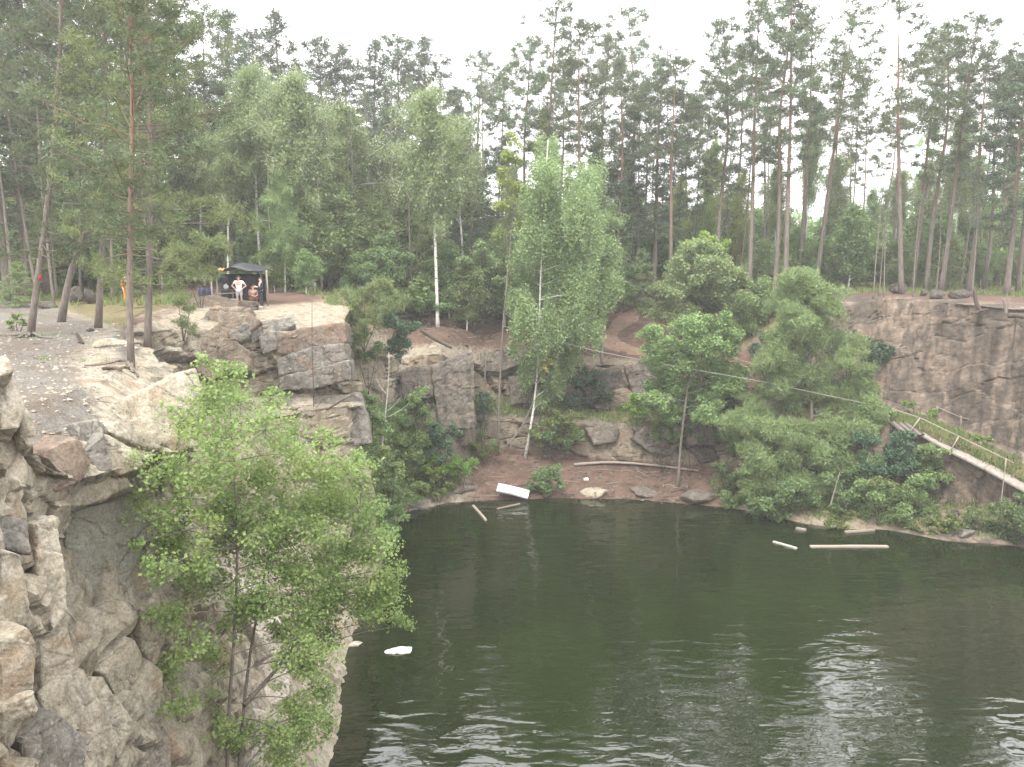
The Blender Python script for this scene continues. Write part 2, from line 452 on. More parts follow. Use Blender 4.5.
# ------------------------------------------------------------------ terrain (one lofted sheet: water's edge, cliffs, ledges, rim, forest floor)
# rows: shore, foot of lower face, top of lower face, foot of upper face, rim, +a few metres, +15 m, far
# surface letters per row: r rock  d dirt  g litter and grass  v gravel
C_ = [
 ([(12,-4,0),(12,-5,2),(12,-5.5,7),(12,-6,8),(12,-7,15),(12,-10,15.2),(12,-20,15),(14,-80,14)], 'rrrrrggg', 0),
 ([(3,3,0),(3,2.2,2),(2.5,1.4,7),(2.5,1.2,8),(2,.7,15.1),(2,-4,15.3),(2,-20,15),(0,-80,14)], 'rrrrrvgg', 0),
 ([(-4,7,0),(-4.5,6,2),(-5,5,7),(-5,4.8,8),(-5.2,3.5,15),(-7,0,15.3),(-12,-12,15),(-40,-60,14)], 'rrrrrvgg', 0),
 ([(-6.3,10,0),(-7.2,9.5,2),(-8,9,7),(-8.1,9,8),(-8.35,8.5,15.3),(-11,8,15.9),(-22,4,15),(-80,-20,15)], 'rrrrrvgg', 0),
 ([(-6.3,13,0),(-7.2,12.8,2.5),(-8.0,12.2,7),(-8.2,12.2,8),(-8.3,12.3,15.2),(-9.7,12.2,15.8),(-22,14,14.6),(-90,20,15)], 'rrrrrrgg', 0),
 ([(-6.2,15.5,0),(-7.4,15,3),(-8.45,14.7,9.0),(-9.3,14.8,10.7),(-8.4,14.4,12.9),(-10.2,14.8,14.1),(-22,20,14.4),(-90,45,15)], 'rrrrrvvg', 0),
 ([(-6,18,0),(-7.6,17.5,3),(-8.6,17,8.9),(-9.5,16.8,11.0),(-8.25,16.8,12.5),(-10,17,13.9),(-20,26,14.2),(-85,70,15)], 'rrrrrvvg', 0),
 ([(-6,22,0),(-7.8,21.5,3),(-8.6,20.5,8.4),(-9.3,20.3,10.8),(-8.4,20,12.5),(-10.5,20.5,13.9),(-18,32,14.1),(-70,95,15)], 'rrrrrrvg', 0),
 ([(-6.3,27,0),(-8.5,27,3),(-11,26,7),(-12,26,9.5),(-11.5,25.5,13.8),(-12.8,26,14),(-18.5,37,14.1),(-65,100,15)], 'rrrrrvgg', 0),
 ([(-7.2,31,0),(-9.4,31,3),(-13.5,31.5,8),(-15,32,10),(-16.3,33,13.8),(-17,34,14),(-19.5,43,14.2),(-60,105,15)], 'rrrrrdgg', .2),
 ([(-7.2,34.5,0),(-9.4,35,4),(-13,35.6,9.3),(-15,37,10),(-16.2,38.5,13.4),(-16.8,42,14),(-18,48,14.3),(-52,110,15)], 'rrrrrrdg', .4),
 ([(-7.2,37.5,0),(-9,37.5,5),(-10.5,37.6,9.5),(-11,39.2,9.9),(-11.5,39.8,13.0),(-12,44,13.9),(-14,52,14.2),(-44,115,15)], 'rrrrrrdg', .5),
 ([(-7.2,40.5,0),(-7.6,40,6),(-7.3,39.6,9.3),(-8.8,40.4,9.8),(-9.0,40.6,12.8),(-9.5,45,13.6),(-11,55,14),(-36,118,15)], 'rrrrrrgg', .4),
 ([(-7.4,44.5,0),(-8.2,44.7,2.2),(-9.2,45,5.2),(-10.2,46,8),(-11,47.5,12.0),(-11,51,12.9),(-11,60,13.5),(-30,120,15)], 'rgggrggg', .4),
 ([(-7.2,50.5,0),(-7.4,51.5,1.2),(-8,53,4),(-8,54.5,6),(-8.2,56,9.6),(-8.2,60,11.2),(-8.5,68,12.8),(-22,120,15)], 'rgggrddg', .5),
 ([(-4.5,52.5,0),(-4.6,54.5,1.6),(-5,55.2,5),(-5.2,55.6,7),(-5.4,56,10),(-5.4,60,11),(-5,70,12.4),(-14,125,15)], 'rgrrrddg', .5),
 ([(-.9,53.4,0),(-2,58.5,2.0),(-2,59.2,4.5),(-2,60,5.8),(-2,61,8.5),(-2,65,10.5),(-2,74,12.5),(-6,125,15)], 'ddrgrddg', .8),
 ([(3.5,53.6,0),(3.6,58.5,1.6),(3.7,59.3,4.2),(3.8,61,5.3),(4,62,8.3),(4,64.5,9.6),(4,74,12.5),(3,125,15)], 'ddrgrddg', 1),
 ([(7.8,53.6,0),(8,57.5,1.3),(8.2,58.4,3.8),(8.4,60,5),(8.5,61,8.6),(8.5,63.5,9.3),(9.5,74,12.5),(12,125,15)], 'ddrgrddg', 1),
 ([(12.3,52.4,0),(12.7,56.5,1.3),(12.9,57.2,3.8),(13,58.8,4.6),(13.2,59.6,8.4),(13.3,62,9),(14.5,74,12.6),(20,125,15)], 'ddrgrddg', 1),
 ([(16.3,50.6,0),(16.8,54.2,1.5),(17,55.3,6.2),(17.3,56.5,7.6),(17.6,58,9),(18,62,11.3),(19,72,12.9),(30,120,15)], 'rdrddggg', 1),
 ([(19.5,47.9,0),(20,50.5,1.5),(20.5,53,6.1),(21.5,55.5,6.9),(22,58.5,12.6),(22.5,62,13.6),(25,74,13.6),(42,115,15)], 'rggrrggg', 1),
 ([(23.4,47.3,0),(24.6,49.4,1),(25,51.8,6.2),(26,55.5,6.8),(26.8,56.8,13.9),(27.5,60,14),(31,72,14),(50,110,15)], 'rrgrrdgg', 1),
 ([(26.4,45.4,0),(28.7,48.8,1),(28.4,49,5.3),(29.4,52.5,6),(30,53.2,13.8),(31.5,57,14),(37,68,14),(62,100,15)], 'rrgrrdgg', .95),
 ([(30.1,44.2,0),(31.6,45.8,1),(31,45.9,3.6),(31.5,48.3,5),(31.9,48.6,13.7),(34.5,51,14),(43,60,14),(75,85,15)], 'rrgrrdgg', .8),
 ([(33,36,0),(34,36.5,1),(34.5,37,3),(35.5,38,4),(36,39,13.8),(39,40,14),(50,44,14),(90,60,15)], 'rrrrrvgg', .8),
 ([(33,20,0),(34,20,1),(35,20,5),(35.5,20,6),(36.5,20,14),(40,20,14.2),(52,20,14.5),(100,20,15)], 'rrrrrvgg', .5),
 ([(28,4,0),(29,3,1),(30,2,5),(31,2,6),(33,1,14.5),(36,-2,15),(44,-12,15),(80,-50,15)], 'rrrrrggg', .3),
 ([(20,-4,0),(20.5,-5,1),(21,-6,5),(21.5,-6.5,6),(22,-7.5,15),(22,-10.5,15),(24,-21,15),(30,-80,15)], 'rrrrrggg', 0),
]
CEN = np.array([10., 30.])


def build_terrain():
    rows = []
    for pts, mats, tone in C_:
        p = [np.array(q, float) for q in pts]
        d = CEN - p[0][:2]; d /= np.linalg.norm(d)
        under = np.array([p[0][0] + d[0] * 2.5, p[0][1] + d[1] * 2.5, -2.2])
        e = p[-1][:2] - CEN
        far = np.array([CEN[0] + e[0] * 5, CEN[1] + e[1] * 5, 12.0])
        rows.append([under] + p + [far])
    G = np.array(rows)                                            # (ncol, 10, 3)
    W = np.zeros((len(C_), 10, 4))
    for i, (pts, mats, tone) in enumerate(C_):
        full = 'r' + mats + 'g'
        for k, ch in enumerate(full):
            W[i, k, :3] = {'r': (0, 0, 0), 'd': (1, 0, 0), 'g': (0, 1, 0), 'v': (0, 0, 1)}[ch]
        W[i, :, 3] = tone
    nc = len(C_)
    Gp = G[np.arange(-1, nc + 2) % nc]
    cols, wcols = [], []
    for i in range(nc):
        p0, p1, p2, p3 = Gp[i], Gp[i + 1], Gp[i + 2], Gp[i + 3]
        mid = np.linalg.norm(p2[5] - p1[5])
        res = .085 if 3 <= i <= 8 else (.19 if 9 <= i <= 24 else 1.2)
        n = max(4, int(mid / res)) if not (9 <= i <= 24) else max(18, int(max(mid, 2.5) / res))
        for t in np.arange(n) / n:
            m1, m2 = .30 * (p2 - p0), .30 * (p3 - p1)
            t2, t3 = t * t, t * t * t
            cols.append((2 * t3 - 3 * t2 + 1) * p1 + (t3 - 2 * t2 + t) * m1 + (-2 * t3 + 3 * t2) * p2 + (t3 - t2) * m2)
            wcols.append(W[i] * (1 - t) + W[(i + 1) % nc] * t)
    cols = np.array(cols); wcols = np.array(wcols)
    sub = [4, 22, 44, 18, 66, 26, 34, 26, 5]
    rp, rw, rk = [], [], []
    rock_amp = [.2, .35, .9, .6, 1, .35, .06, .04, 0, 0]
    for k, n in enumerate(sub):
        for t in np.arange(n + (k == len(sub) - 1)) / n:
            tw = min(1, t * 5) if k == 4 else (min(1, t * 3) if k == 2 else t)
            if k == 2: tw = np.where(wcols[:, 3, 1] > .5, max(0, (t - .85) / .15), tw)[:, None]
            rp.append(cols[:, k] * (1 - t) + cols[:, k + 1] * t)
            rw.append(wcols[:, k] * (1 - tw) + wcols[:, k + 1] * tw)
            if k == 4: a = 1.0
            elif k == 2: a = .95
            else: a = rock_amp[k] * (1 - t) + rock_amp[k + 1] * t
            rk.append(np.full(len(cols), a))
    P = np.array(rp).transpose(1, 0, 2); Wt = np.array(rw).transpose(1, 0, 2); A = np.array(rk).T
    nc2, nr = P.shape[:2]
    du = np.roll(P, -1, 0) - np.roll(P, 1, 0); dv = np.gradient(P, axis=1)
    N = np.cross(du, dv); N /= np.linalg.norm(N, axis=2)[..., None] + 1e-9
    for _ in range(4):
        N = (N + np.roll(N, 1, 0) + np.roll(N, -1, 0) + np.roll(N, 2, 0) + np.roll(N, -2, 0))
        N[:, 1:-1] += N[:, :-2] * .5 + N[:, 2:] * .5
        N /= np.linalg.norm(N, axis=2)[..., None] + 1e-9
    if N[..., 2].mean() < 0: N = -N
    V = P.reshape(-1, 3); n = N.reshape(-1, 3); a = A.ravel(); w = Wt.reshape(-1, 4)
    rockw = np.clip(1 - w[:, :3].sum(1), 0, 1)
    a = a * (.25 + .75 * rockw)
    d1, cr1, rid = blocky(V, (.33, .28, .44), 5)
    d2, cr2, _ = blocky(V, (1.1, 1.0, 1.6), 25, (.4, .2))
    near = np.clip((-6.5 - V[:, 0]) / 1.5, 0, 1) * np.clip((24 - V[:, 1]) / 4, 0, 1)
    d3, cr3, _ = blocky(V, (.62, .55, .72), 45, (.55, -.3))
    right = np.clip((V[:, 0] - 21) / 4, 0, 1)                     # the right wall is plainer and streaked vertically
    disp = a * (1 - .78 * right) * (.42 * d1 + .11 * d2 - .24 * cr1 - .07 * cr2) + .07 * a * fbm(V * 1.7, 4, 77)
    vert = fbm(np.stack([V[:, 0] * .42, V[:, 1] * .42, V[:, 2] * .10], 1), 3, 55)
    disp += near * a * (.16 * d3 - .17 * cr3 - .10 * cr1)
    disp += right * a * .6 * vert
    rv = vnoise(np.stack([V[:, 0] * .75, V[:, 1] * .75, V[:, 2] * .07], 1), 66)
    disp -= right * a * .18 * np.clip(1 - np.abs(rv) / .16, 0, 1)
    disp += (1 - rockw) * (.09 * fbm(V * .9, 4, 91) + .16 * fbm(V * .28, 2, 92)) * np.clip((V[:, 2] + .5) / 1.5, .2, 1)
    V = V + n * disp[:, None]
    V[:, 2] += .03 * fbm(V * 5, 3, 99)
    # keep flat far ground gentle
    i = np.arange(nc2)[:, None] * nr; j = (np.arange(nc2)[:, None] + 1) % nc2 * nr; k = np.arange(nr - 1)[None]
    q = np.stack([i + k, j + k, j + k + 1, i + k + 1], -1).reshape(-1, 4)
    m = make_mesh('quarry_ground', V, q, None, False)
    surf = np.zeros((len(V), 4), np.float32); surf[:, :3] = w[:, :3]; surf[:, 3] = 1
    tone = np.zeros((len(V), 4), np.float32); tone[:, 0] = w[:, 3]; tone[:, 3] = 1
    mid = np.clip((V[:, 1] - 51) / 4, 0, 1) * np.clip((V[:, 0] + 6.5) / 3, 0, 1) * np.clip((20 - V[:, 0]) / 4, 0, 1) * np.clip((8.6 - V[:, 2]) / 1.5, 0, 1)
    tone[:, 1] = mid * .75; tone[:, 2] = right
    at = m.attributes.new('surf', 'FLOAT_COLOR', 'POINT'); at.data.foreach_set('color', surf.ravel())
    at = m.attributes.new('tone', 'FLOAT_COLOR', 'POINT'); at.data.foreach_set('color', tone.ravel())
    return m, V, q, w


tm, TV, TQ, TW = build_terrain()
terrain = tag(link('quarry_terrain', tm, M['ground']), 'rocky quarry walls ledges and forest floor around the pond', None, None, 'structure')
BVH = BVHTree.FromPolygons(TV.tolist(), TQ.tolist())


def gz(x, y, default=13.5, top=60):
    h = BVH.ray_cast(Vector((x, y, top)), Vector((0, 0, -1)))
    return h[0].z if h[0] is not None else default


def hit(u, v):
    """where the sight line through (u, v) meets the ground"""
    d = Vector(raydir(u, v)).normalized()
    h = BVH.ray_cast(Vector((0, 0, CAM_H)) + d * 3, d)
    return np.array(h[0]) if h[0] is not None else None


wm = MB(); wm.add([(-14, -8, 0), (40, -8, 0), (40, 66, 0), (-14, 66, 0)], [(0, 1, 2, 3)])
tag(link('pond_water', wm.mesh('pond_water'), M['water']), 'dark green still quarry water with small ripples', None, None, 'structure')

# ------------------------------------------------------------------ rocks
_rc = [0]


def rock_mesh(pts, voxel=.1, noise=.06, smooth=2, seed=0, freq=2.2):
    bm = bmesh.new()
    for p in pts: bm.verts.new([float(c) for c in p])
    r = bmesh.ops.convex_hull(bm, input=bm.verts)
    bmesh.ops.delete(bm, geom=list({g for g in r['geom_interior'] + r['geom_unused'] if isinstance(g, bmesh.types.BMVert)}), context='VERTS')
    bmesh.ops.recalc_face_normals(bm, faces=bm.faces)
    m = bpy.data.meshes.new('rock'); bm.to_mesh(m); bm.free()
    o = bpy.data.objects.new('tmp', m); COL.objects.link(o)
    md = o.modifiers.new('r', 'REMESH'); md.mode = 'VOXEL'; md.voxel_size = voxel
    dg = bpy.context.evaluated_depsgraph_get(); dg.update()
    m2 = bpy.data.meshes.new_from_object(o.evaluated_get(dg))
    bpy.data.objects.remove(o); bpy.data.meshes.remove(m)
    bm = bmesh.new(); bm.from_mesh(m2)
    for _ in range(smooth): bmesh.ops.smooth_vert(bm, verts=bm.verts, factor=.5, use_axis_x=True, use_axis_y=True, use_axis_z=True)
    bm.normal_update()
    V = np.array([v.co for v in bm.verts]); N = np.array([v.normal for v in bm.verts])
    d, cr, _ = blocky(V, (freq * .45, freq * .4, freq * .6), seed + 3, (.3, .15))
    D = noise * (fbm(V * freq, 4, seed) * 1.4 + .6 * d - .6 * cr)
    V2 = V + N * D[:, None]
    for v, c in zip(bm.verts, V2): v.co = c
    bm.to_mesh(m2); bm.free()
    for p in m2.polygons: p.use_smooth = False
    m2.materials.clear()
    return m2


def slab_block(poly, p0, n, thick, mat, voxel=.07, noise=.05, taper=.9, parent=terrain, name='rock_block', bulge=.0, seed=None, inset=0.0):
    """a jointed block of the cliff: an outlined face with real thickness going back into the rock"""
    p0 = np.asarray(p0, float); n = np.asarray(n, float); n /= np.linalg.norm(n)
    F = np.array([PPL(u, v, p0, n) for u, v in poly]) - n * inset
    c = F.mean(0)
    B = c + (F - c) * taper - n * thick
    pts = list(F) + list(B) + [c + n * bulge]
    _rc[0] += 1
    m = rock_mesh(pts, voxel, noise, 1, (seed or _rc[0]) * 13 + 1)
    return link(name, m, mat, parent)


def boulder(label, c, size, mat, rot=0, seed=0, name='boulder', cat='rock', group=None, voxel=None, flat=False, noise=None):
    rng = np.random.default_rng(seed + 500)
    pts = rng.normal(size=(16, 3)); pts /= np.linalg.norm(pts, axis=1)[:, None]
    pts *= rng.uniform(.75, 1.05, (16, 1))
    pts = pts * np.asarray(size) / 2
    ca, sa = math.cos(rot), math.sin(rot)
    pts = pts @ np.array([[ca, sa, 0], [-sa, ca, 0], [0, 0, 1]])
    s = max(size)
    m = rock_mesh(pts, voxel or s / 22, (noise if noise is not None else s * .03), 1, seed * 7 + 2, 3.0 / s + .8)
    o = link(name, m, mat, None, [float(x) for x in c])
    return tag(o, label, cat, group)


def wall_pt(u, v, X):
    d = raydir(u, v)
    return np.array([0, 0, CAM_H]) + d * (X / d[0])


# near left cliff: hand placed joint blocks (faces on the wall about 8.5 m to the left)
NW = (1, -.35, .12)
blk = [
 # (outline, X of face, normal, thickness, material, bulge)
 ([(38,470),(48,448),(78,436),(92,462),(84,480),(58,492),(42,486)], -8.15, (1,-.5,.15), 1.6, 'rock_red', .05),
 ([(70,424),(98,419),(108,430),(88,462),(76,440)], -8.2, (1,-.3,.2), 1.4, 'rock_grey', .05),
 ([(84,452),(104,434),(112,470),(100,480),(90,470)], -8.1, (.6,-1,.1), 1.4, 'rock_grey', .0),
 ([(104,433),(140,452),(145,466),(122,476),(108,468)], -7.95, (1,-.45,.4), 1.5, 'rock', .08),
 ([(108,432),(118,420),(140,424),(165,440),(160,450),(142,446),(128,440)], -8.05, (1,-.4,.5), 1.6, 'rock', .05),
 ([(28,498),(60,488),(100,476),(128,478),(132,486),(108,500),(58,512),(40,516)], -8.2, (1,-.5,.05), 1.8, 'rock', .05),
 ([(68,498),(128,478),(170,468),(176,474),(130,494),(84,508)], -8.0, (1,-.3,-.2), 1.3, 'rock_grey', .0),
 ([(90,640),(84,662),(96,672),(136,626),(140,616),(112,610)], -7.9, (1,-.6,.3), 1.4, 'rock', .08),
 ([(84,612),(104,598),(126,600),(138,618),(104,642),(88,664),(78,650)], -8.05, (1,-.7,.45), 1.6, 'rock', .1),
 ([(104,674),(136,640),(142,656),(130,700),(138,726),(126,716)], -8.6, (1,-.3,-.1), 1.0, 'rock', .0),
 ([(132,690),(150,660),(164,672),(160,722),(140,724)], -7.8, (1,-.6,.1), 1.3, 'rock', .05),
 ([(0,548),(24,556),(32,600),(30,624),(0,638)], -7.6, (1,-.55,.1), 1.4, 'rock', .08),
 ([(0,640),(30,626),(38,640),(36,690),(0,704)], -7.45, (1,-.5,.05), 1.4, 'rock', .05),
 ([(0,706),(36,692),(38,712),(20,732),(0,738)], -7.45, (1,-.5,0), 1.4, 'rock', .05),
 ([(40,646),(68,626),(78,660),(56,686),(42,690)], -7.9, (1,-.4,.2), 1.3, 'rock', .05),
 ([(38,692),(70,662),(80,668),(62,704),(44,714)], -7.75, (1,-.6,.5), 1.3, 'rock', .05),
 ([(22,738),(60,712),(88,740),(80,790),(30,790)], -7.7, (1,-.5,.2), 1.3, 'rock_grey', .05),
 ([(140,760),(166,724),(174,740),(170,800),(140,800)], -7.5, (1,-.6,.3), 1.3, 'rock_grey', .05),
 ([(172,750),(196,732),(206,752),(204,800),(174,800)], -7.5, (1,-.6,.3), 1.2, 'rock', .08),
 ([(146,388),(172,374),(196,368),(206,400),(200,446),(176,452),(152,436)], -8.2, (1,-.6,.55), 2.0, 'rock', .05),
 ([(140,610),(160,590),(166,640),(156,668),(142,650)], -7.9, (1,-.5,.1), 1.3, 'rock', .05),
 ([(0,372),(14,376),(26,404),(20,428),(0,430)], -8.05, (1,-.8,.6), 1.3, 'rock', .05),
 ([(20,400),(30,414),(38,440),(30,452),(20,436)], -8.1, (1,-.9,.5), 1.2, 'rock', .05),
 ([(0,352),(10,356),(16,372),(0,376)], -8.3, (1,-.8,.8), 1.2, 'rock', .05),
 ([(2,440),(20,428),(28,470),(24,498),(4,512)], -8.0, (1,-.5,.3), 1.3, 'rock', .0),
 ([(36,524),(58,516),(64,556),(70,610),(54,632),(38,590)], -8.1, (1,-.6,.3), 1.4, 'rock', .0),
 ([(0,514),(30,520),(34,556),(0,546)], -7.9, (1,-.5,.3), 1.4, 'rock_grey', .0),
 ([(64,512),(120,500),(150,520),(140,560),(120,592),(84,590),(66,560)], -8.75, (1,-.6,.05), 1.4, 'rock_smooth', .0),
 ([(50,690),(84,668),(120,736),(108,800),(60,800)], -8.0, (1,-.55,.35), 1.4, 'rock', .05),
 ([(92,676),(104,676),(136,726),(120,760),(96,740),(84,700)], -8.0, (1,-.5,.25), 1.4, 'rock', .1),
]
for i, (poly, X, nn, th, mt, bg) in enumerate(blk):
    c = np.mean(poly, 0)
    h_ = hit(c[0], c[1]); w_ = wall_pt(c[0], c[1], X); h_ = w_ if h_ is None or np.linalg.norm(h_ - w_) > 2.5 else h_; n_ = np.array(nn, float); n_ /= np.linalg.norm(n_)
    pr = {'rock_red': .13, 'rock_brown': .12, 'rock_smooth': .04}.get(mt, .13) + .04 * (i % 3)
    slab_block(poly, h_ + n_ * pr, nn, th, M[mt], .05, .035, 1.16, bulge=bg, seed=i + 1)

for i, (poly, nn, mt, pr) in enumerate([
    ([(238,622),(272,598),(292,648),(288,712),(262,730),(232,700)], (.55,-.6,.65), 'rock_pale', .35),
    ([(222,700),(262,722),(290,716),(284,800),(214,800)], (.5,-.7,.6), 'rock_pale', .30),
    ([(176,560),(226,548),(240,600),(214,640),(180,620)], (.7,-.6,.4), 'rock_pale', .25)]):
    c = np.mean(poly, 0); n_ = np.array(nn); n_ /= np.linalg.norm(n_)
    slab_block(poly, hit(c[0], c[1]) + n_ * pr, nn, 1.4, M[mt], .06, .035, 1.02, seed=40 + i)
# far ledge on the left: big squared blocks under the camp
LN = (.12, -1, .12)
ledge = [
 ([(272,338),(300,328),(346,321),(346,343),(310,346),(276,358)], PY(310,340,39.4), LN, 3.5, 'rock_red'),
 ([(276,360),(312,346),(346,343),(347,361),(316,370),(278,376)], PY(312,360,39.1), LN, 3.5, 'rock_grey'),
 ([(277,378),(316,370),(350,360),(352,380),(310,390),(279,390)], PY(312,380,38.9), LN, 3.6, 'rock_grey'),
 ([(222,318),(250,312),(262,322),(236,342),(200,358),(196,344)], PY(230,330,40.2), (.1,-1,.5), 2.5, 'rock_brown'),
 ([(190,326),(214,306),(252,306),(250,316),(222,326),(196,340)], PY(220,318,41.5), (.1,-1,.4), 2.5, 'rock_brown'),
 ([(194,360),(236,340),(252,352),(250,368),(210,380),(196,372)], PY(222,360,39.6), (.1,-1,.35), 2.5, 'rock_brown'),
 ([(238,300),(258,302),(256,312),(244,320),(234,318)], PY(246,309,43), (.3,-1,.3), 2.5, 'rock_dark'),
 ([(186,298),(212,294),(240,300),(238,310),(200,316),(186,314)], PY(212,304,44), (.1,-1,.5), 2.5, 'rock_brown'),
 ([(228,330),(246,322),(252,334),(240,342),(230,340)], PY(240,332,39.4), (.2,-1,.4), 1.6, 'rock_grey'),
 ([(246,328),(260,324),(264,338),(252,344)], PY(254,334,39.3), (.2,-1,.3), 1.6, 'rock_grey'),
 ([(258,334),(276,330),(278,350),(262,354)], PY(268,342,39.6), (.2,-1,.3), 1.8, 'rock_grey'),
 ([(256,322),(290,316),(296,324),(272,336),(258,332)], PY(275,326,41), (.1,-1,.9), 1.6, 'rock_grey'),
 ([(310,396),(360,392),(368,418),(372,444),(340,446),(316,440)], PY(340,420,39.2), (.15,-1,.2), 3.0, 'rock_grey'),
 ([(230,396),(312,392),(316,404),(262,412),(226,410)], PY(270,402,38.6), (.1,-.6,1), 1.8, 'rock'),
 ([(340,386),(362,383),(363,392),(342,394)], PY(350,389,39.6), LN, 1.6, 'rock_brown'),
 ([(256,410),(312,406),(318,440),(300,470),(262,470)], PY(290,440,38.2), (.1,-1,.3), 2.5, 'rock'),
]
for i, (poly, p0, nn, th, mt) in enumerate(ledge):
    if 3 <= i <= 11:
        c = np.mean(poly, 0); h_ = hit(c[0], c[1]); n_ = np.array(nn, float); n_ /= np.linalg.norm(n_)
        if h_ is not None and abs(h_[1] - p0[1]) < 6: p0 = h_ + n_ * (.30 + .12 * (i % 3))
    slab_block(poly, p0, nn, th, M[mt], .10, .06, .96, seed=60 + i)

# blocks in the middle wall above the beach and the buttress
midw = [
 ([(398,372),(420,364),(432,366),(434,398),(404,404)], PY(416,386,54.6), (.1,-1,.2), 2.2, 'rock_mid'),
 ([(432,366),(452,358),(474,350),(476,430),(440,430),(434,396)], PY(452,390,54.9), (.25,-1,.12), 2.4, 'rock_mid'),
 ([(584,424),(598,418),(620,428),(616,442),(594,446)], PY(602,432,57.8), (0,-1,.4), 2.0, 'rock_mid'),
 ([(630,438),(646,424),(668,444),(682,452),(676,458),(650,452)], PY(655,444,57.0), (0,-1,.35), 2.0, 'rock_mid'),
 ([(684,420),(706,410),(738,414),(740,440),(712,446),(688,446)], PY(712,430,56), (0,-1,.2), 2.0, 'rock_mid'),
 ([(690,448),(716,446),(728,462),(700,464)], PY(708,455,56), (0,-1,.2), 1.5, 'rock_dark'),
 ([(706,372),(728,366),(756,376),(752,392),(712,394)], PY(730,382,57), (0,-1,.2), 2.2, 'rock_dark'),
 ([(712,396),(750,392),(754,408),(716,412)], PY(732,402,56.6), (0,-1,.1), 2.0, 'rock_mid'),
 ([(594,372),(620,368),(634,400),(618,412),(590,408),(584,390)], PY(610,390,60.3), (.1,-1,.1), 2.0, 'rock_dark'),
 ([(480,352),(512,346),(526,362),(500,372),(482,372)], PY(504,360,60.6), (0,-1,.3), 2.0, 'rock_mid'),
 ([(508,376),(534,378),(534,404),(510,406)], PY(520,392,60.2), (0,-1,.1), 2.0, 'rock_mid'),
 ([(624,366),(648,360),(670,372),(664,394),(634,398)], PY(648,380,60), (0,-1,.2), 2.0, 'rock_mid'),
]
for i, (poly, p0, nn, th, mt) in enumerate(midw):
    slab_block(poly, p0, nn, th, M[mt], .13, .09, .96, seed=90 + i)
# right side: slabs under the stepped path and the walled recess
rgt = [
 ([(896,424),(922,432),(926,446),(904,450)], PY(910,438,50.6), (-.3,-1,.2), 1.2, 'rock_dark'),
]
for i, (poly, p0, nn, th, mt) in enumerate(rgt):
    slab_block(poly, p0, nn, th, M[mt], .10, .06, .96, seed=120 + i)


def on_ground(u, v):
    p = hit(u, v)
    return p


def boulder_px(label, u, v, wpx, hpx, mat, seed, depth=None, name='boulder', sink=.25, group=None, zmin=None):
    p = hit(u, v + hpx * .35)
    if p is None: p = PY(u, v, 55)
    k = p[1] * 1.0 / FPX
    sx, sz = wpx * k, hpx * k * 1.15
    sy = depth or (sx * .75)
    c = [p[0], p[1] + sy * .2, p[2] + sz * (.5 - sink)]
    return boulder(label, c, (sx, sy, sz), M[mat], 0, seed, name, 'rock', group)


boulder_px('smooth tan rock slab at the waterline below the brown beach, widest of the three', 700, 497, 46, 18, 'rock_mid', 1)
boulder_px('low pale rock at the waterline in the middle of the brown beach', 650, 493, 56, 10, 'rock_mid', 2)
boulder_px('pale flat rock at the waterline beside the green beach bush', 597, 493, 44, 11, 'rock', 3)
boulder_px('grey rock lying in weeds at the water left of the white board', 462, 490, 30, 12, 'rock_mid', 4)
boulder_px('broken brown rock lying on the beach above the green bush', 547, 456, 12, 9, 'rock_mid', 5)
boulder_px('pale stone on the shore next to the floating stick', 418, 508, 30, 8, 'rock_grey', 6)
boulder_px('grey stone on the far right shore beside the drooping bush', 968, 534, 30, 10, 'rock_grey', 7)
boulder_px('dark stone standing on the shore below the walled recess', 955, 514, 14, 14, 'rock_dark', 8)
boulder_px('grey sloping stone between the dark stone and the shore bush', 975, 524, 20, 16, 'rock_grey', 9)
boulder_px('black boulder at the left end of the cliff edge opposite', 846, 292, 12, 9, 'rock_dark', 10)
boulder_px('large dark humped boulder on the cliff edge opposite', 900, 289, 24, 13, 'rock_dark', 11)
boulder_px('small black rock between the humped boulder and the grey rocks', 924, 292, 9, 11, 'rock_dark', 12)
boulder_px('grey rock next to the small black rock on the cliff edge', 938, 295, 22, 11, 'rock_dark', 13)
boulder_px('long dark rock under the leaning stump on the cliff edge', 962, 294, 30, 12, 'rock_dark', 14)
boulder_px('big rounded dark grey boulder behind the pines on the gravel', 89, 297, 20, 20, 'rock_dark', 15)
boulder_px('squared dark grey boulder touching the rounded one behind the pines', 76, 296, 18, 24, 'rock_dark', 16)
boulder_px('low black boulder behind the leaning pine with red paint', 46, 305, 22, 10, 'rock_dark', 17)
boulder_px('pale flat outcrop slab on the gravel between the pine trunks', 108, 342, 44, 13, 'rock', 18, sink=.4)
boulder_px('dark brown slab against the foot of the slim orange pine', 112, 367, 34, 9, 'rock_brown', 19, sink=.3)
boulder_px('wide low rock layer behind the slim orange pine', 165, 350, 44, 12, 'rock', 20, sink=.4)
boulder_px('grey stepped rock at the cliff corner by the gully', 178, 358, 30, 12, 'rock_grey', 21, sink=.4)
boulder_px('small round dark stone near the middle pine trunk', 90, 330, 9, 5, 'rock_dark', 22)
for k, (u, v, wp, hp, lab) in enumerate([
        (357, 644, 18, 12, 'white rock breaking the water beside the foreground aspen'),
        (400, 651, 32, 10, 'flat white rock floating clear of the aspen leaves')]):
    p = PY(u, v, 0); d = raydir(u, v); p = np.array([0, 0, CAM_H]) + d * (-CAM_H / d[2])
    kx = p[1] / FPX
    boulder(lab, (p[0], p[1], .02), (wp * kx * 1.4, wp * kx * .75, .22), M['foam'] if k else M['rock_pale'], .3, 30 + k, 'shore_rock')
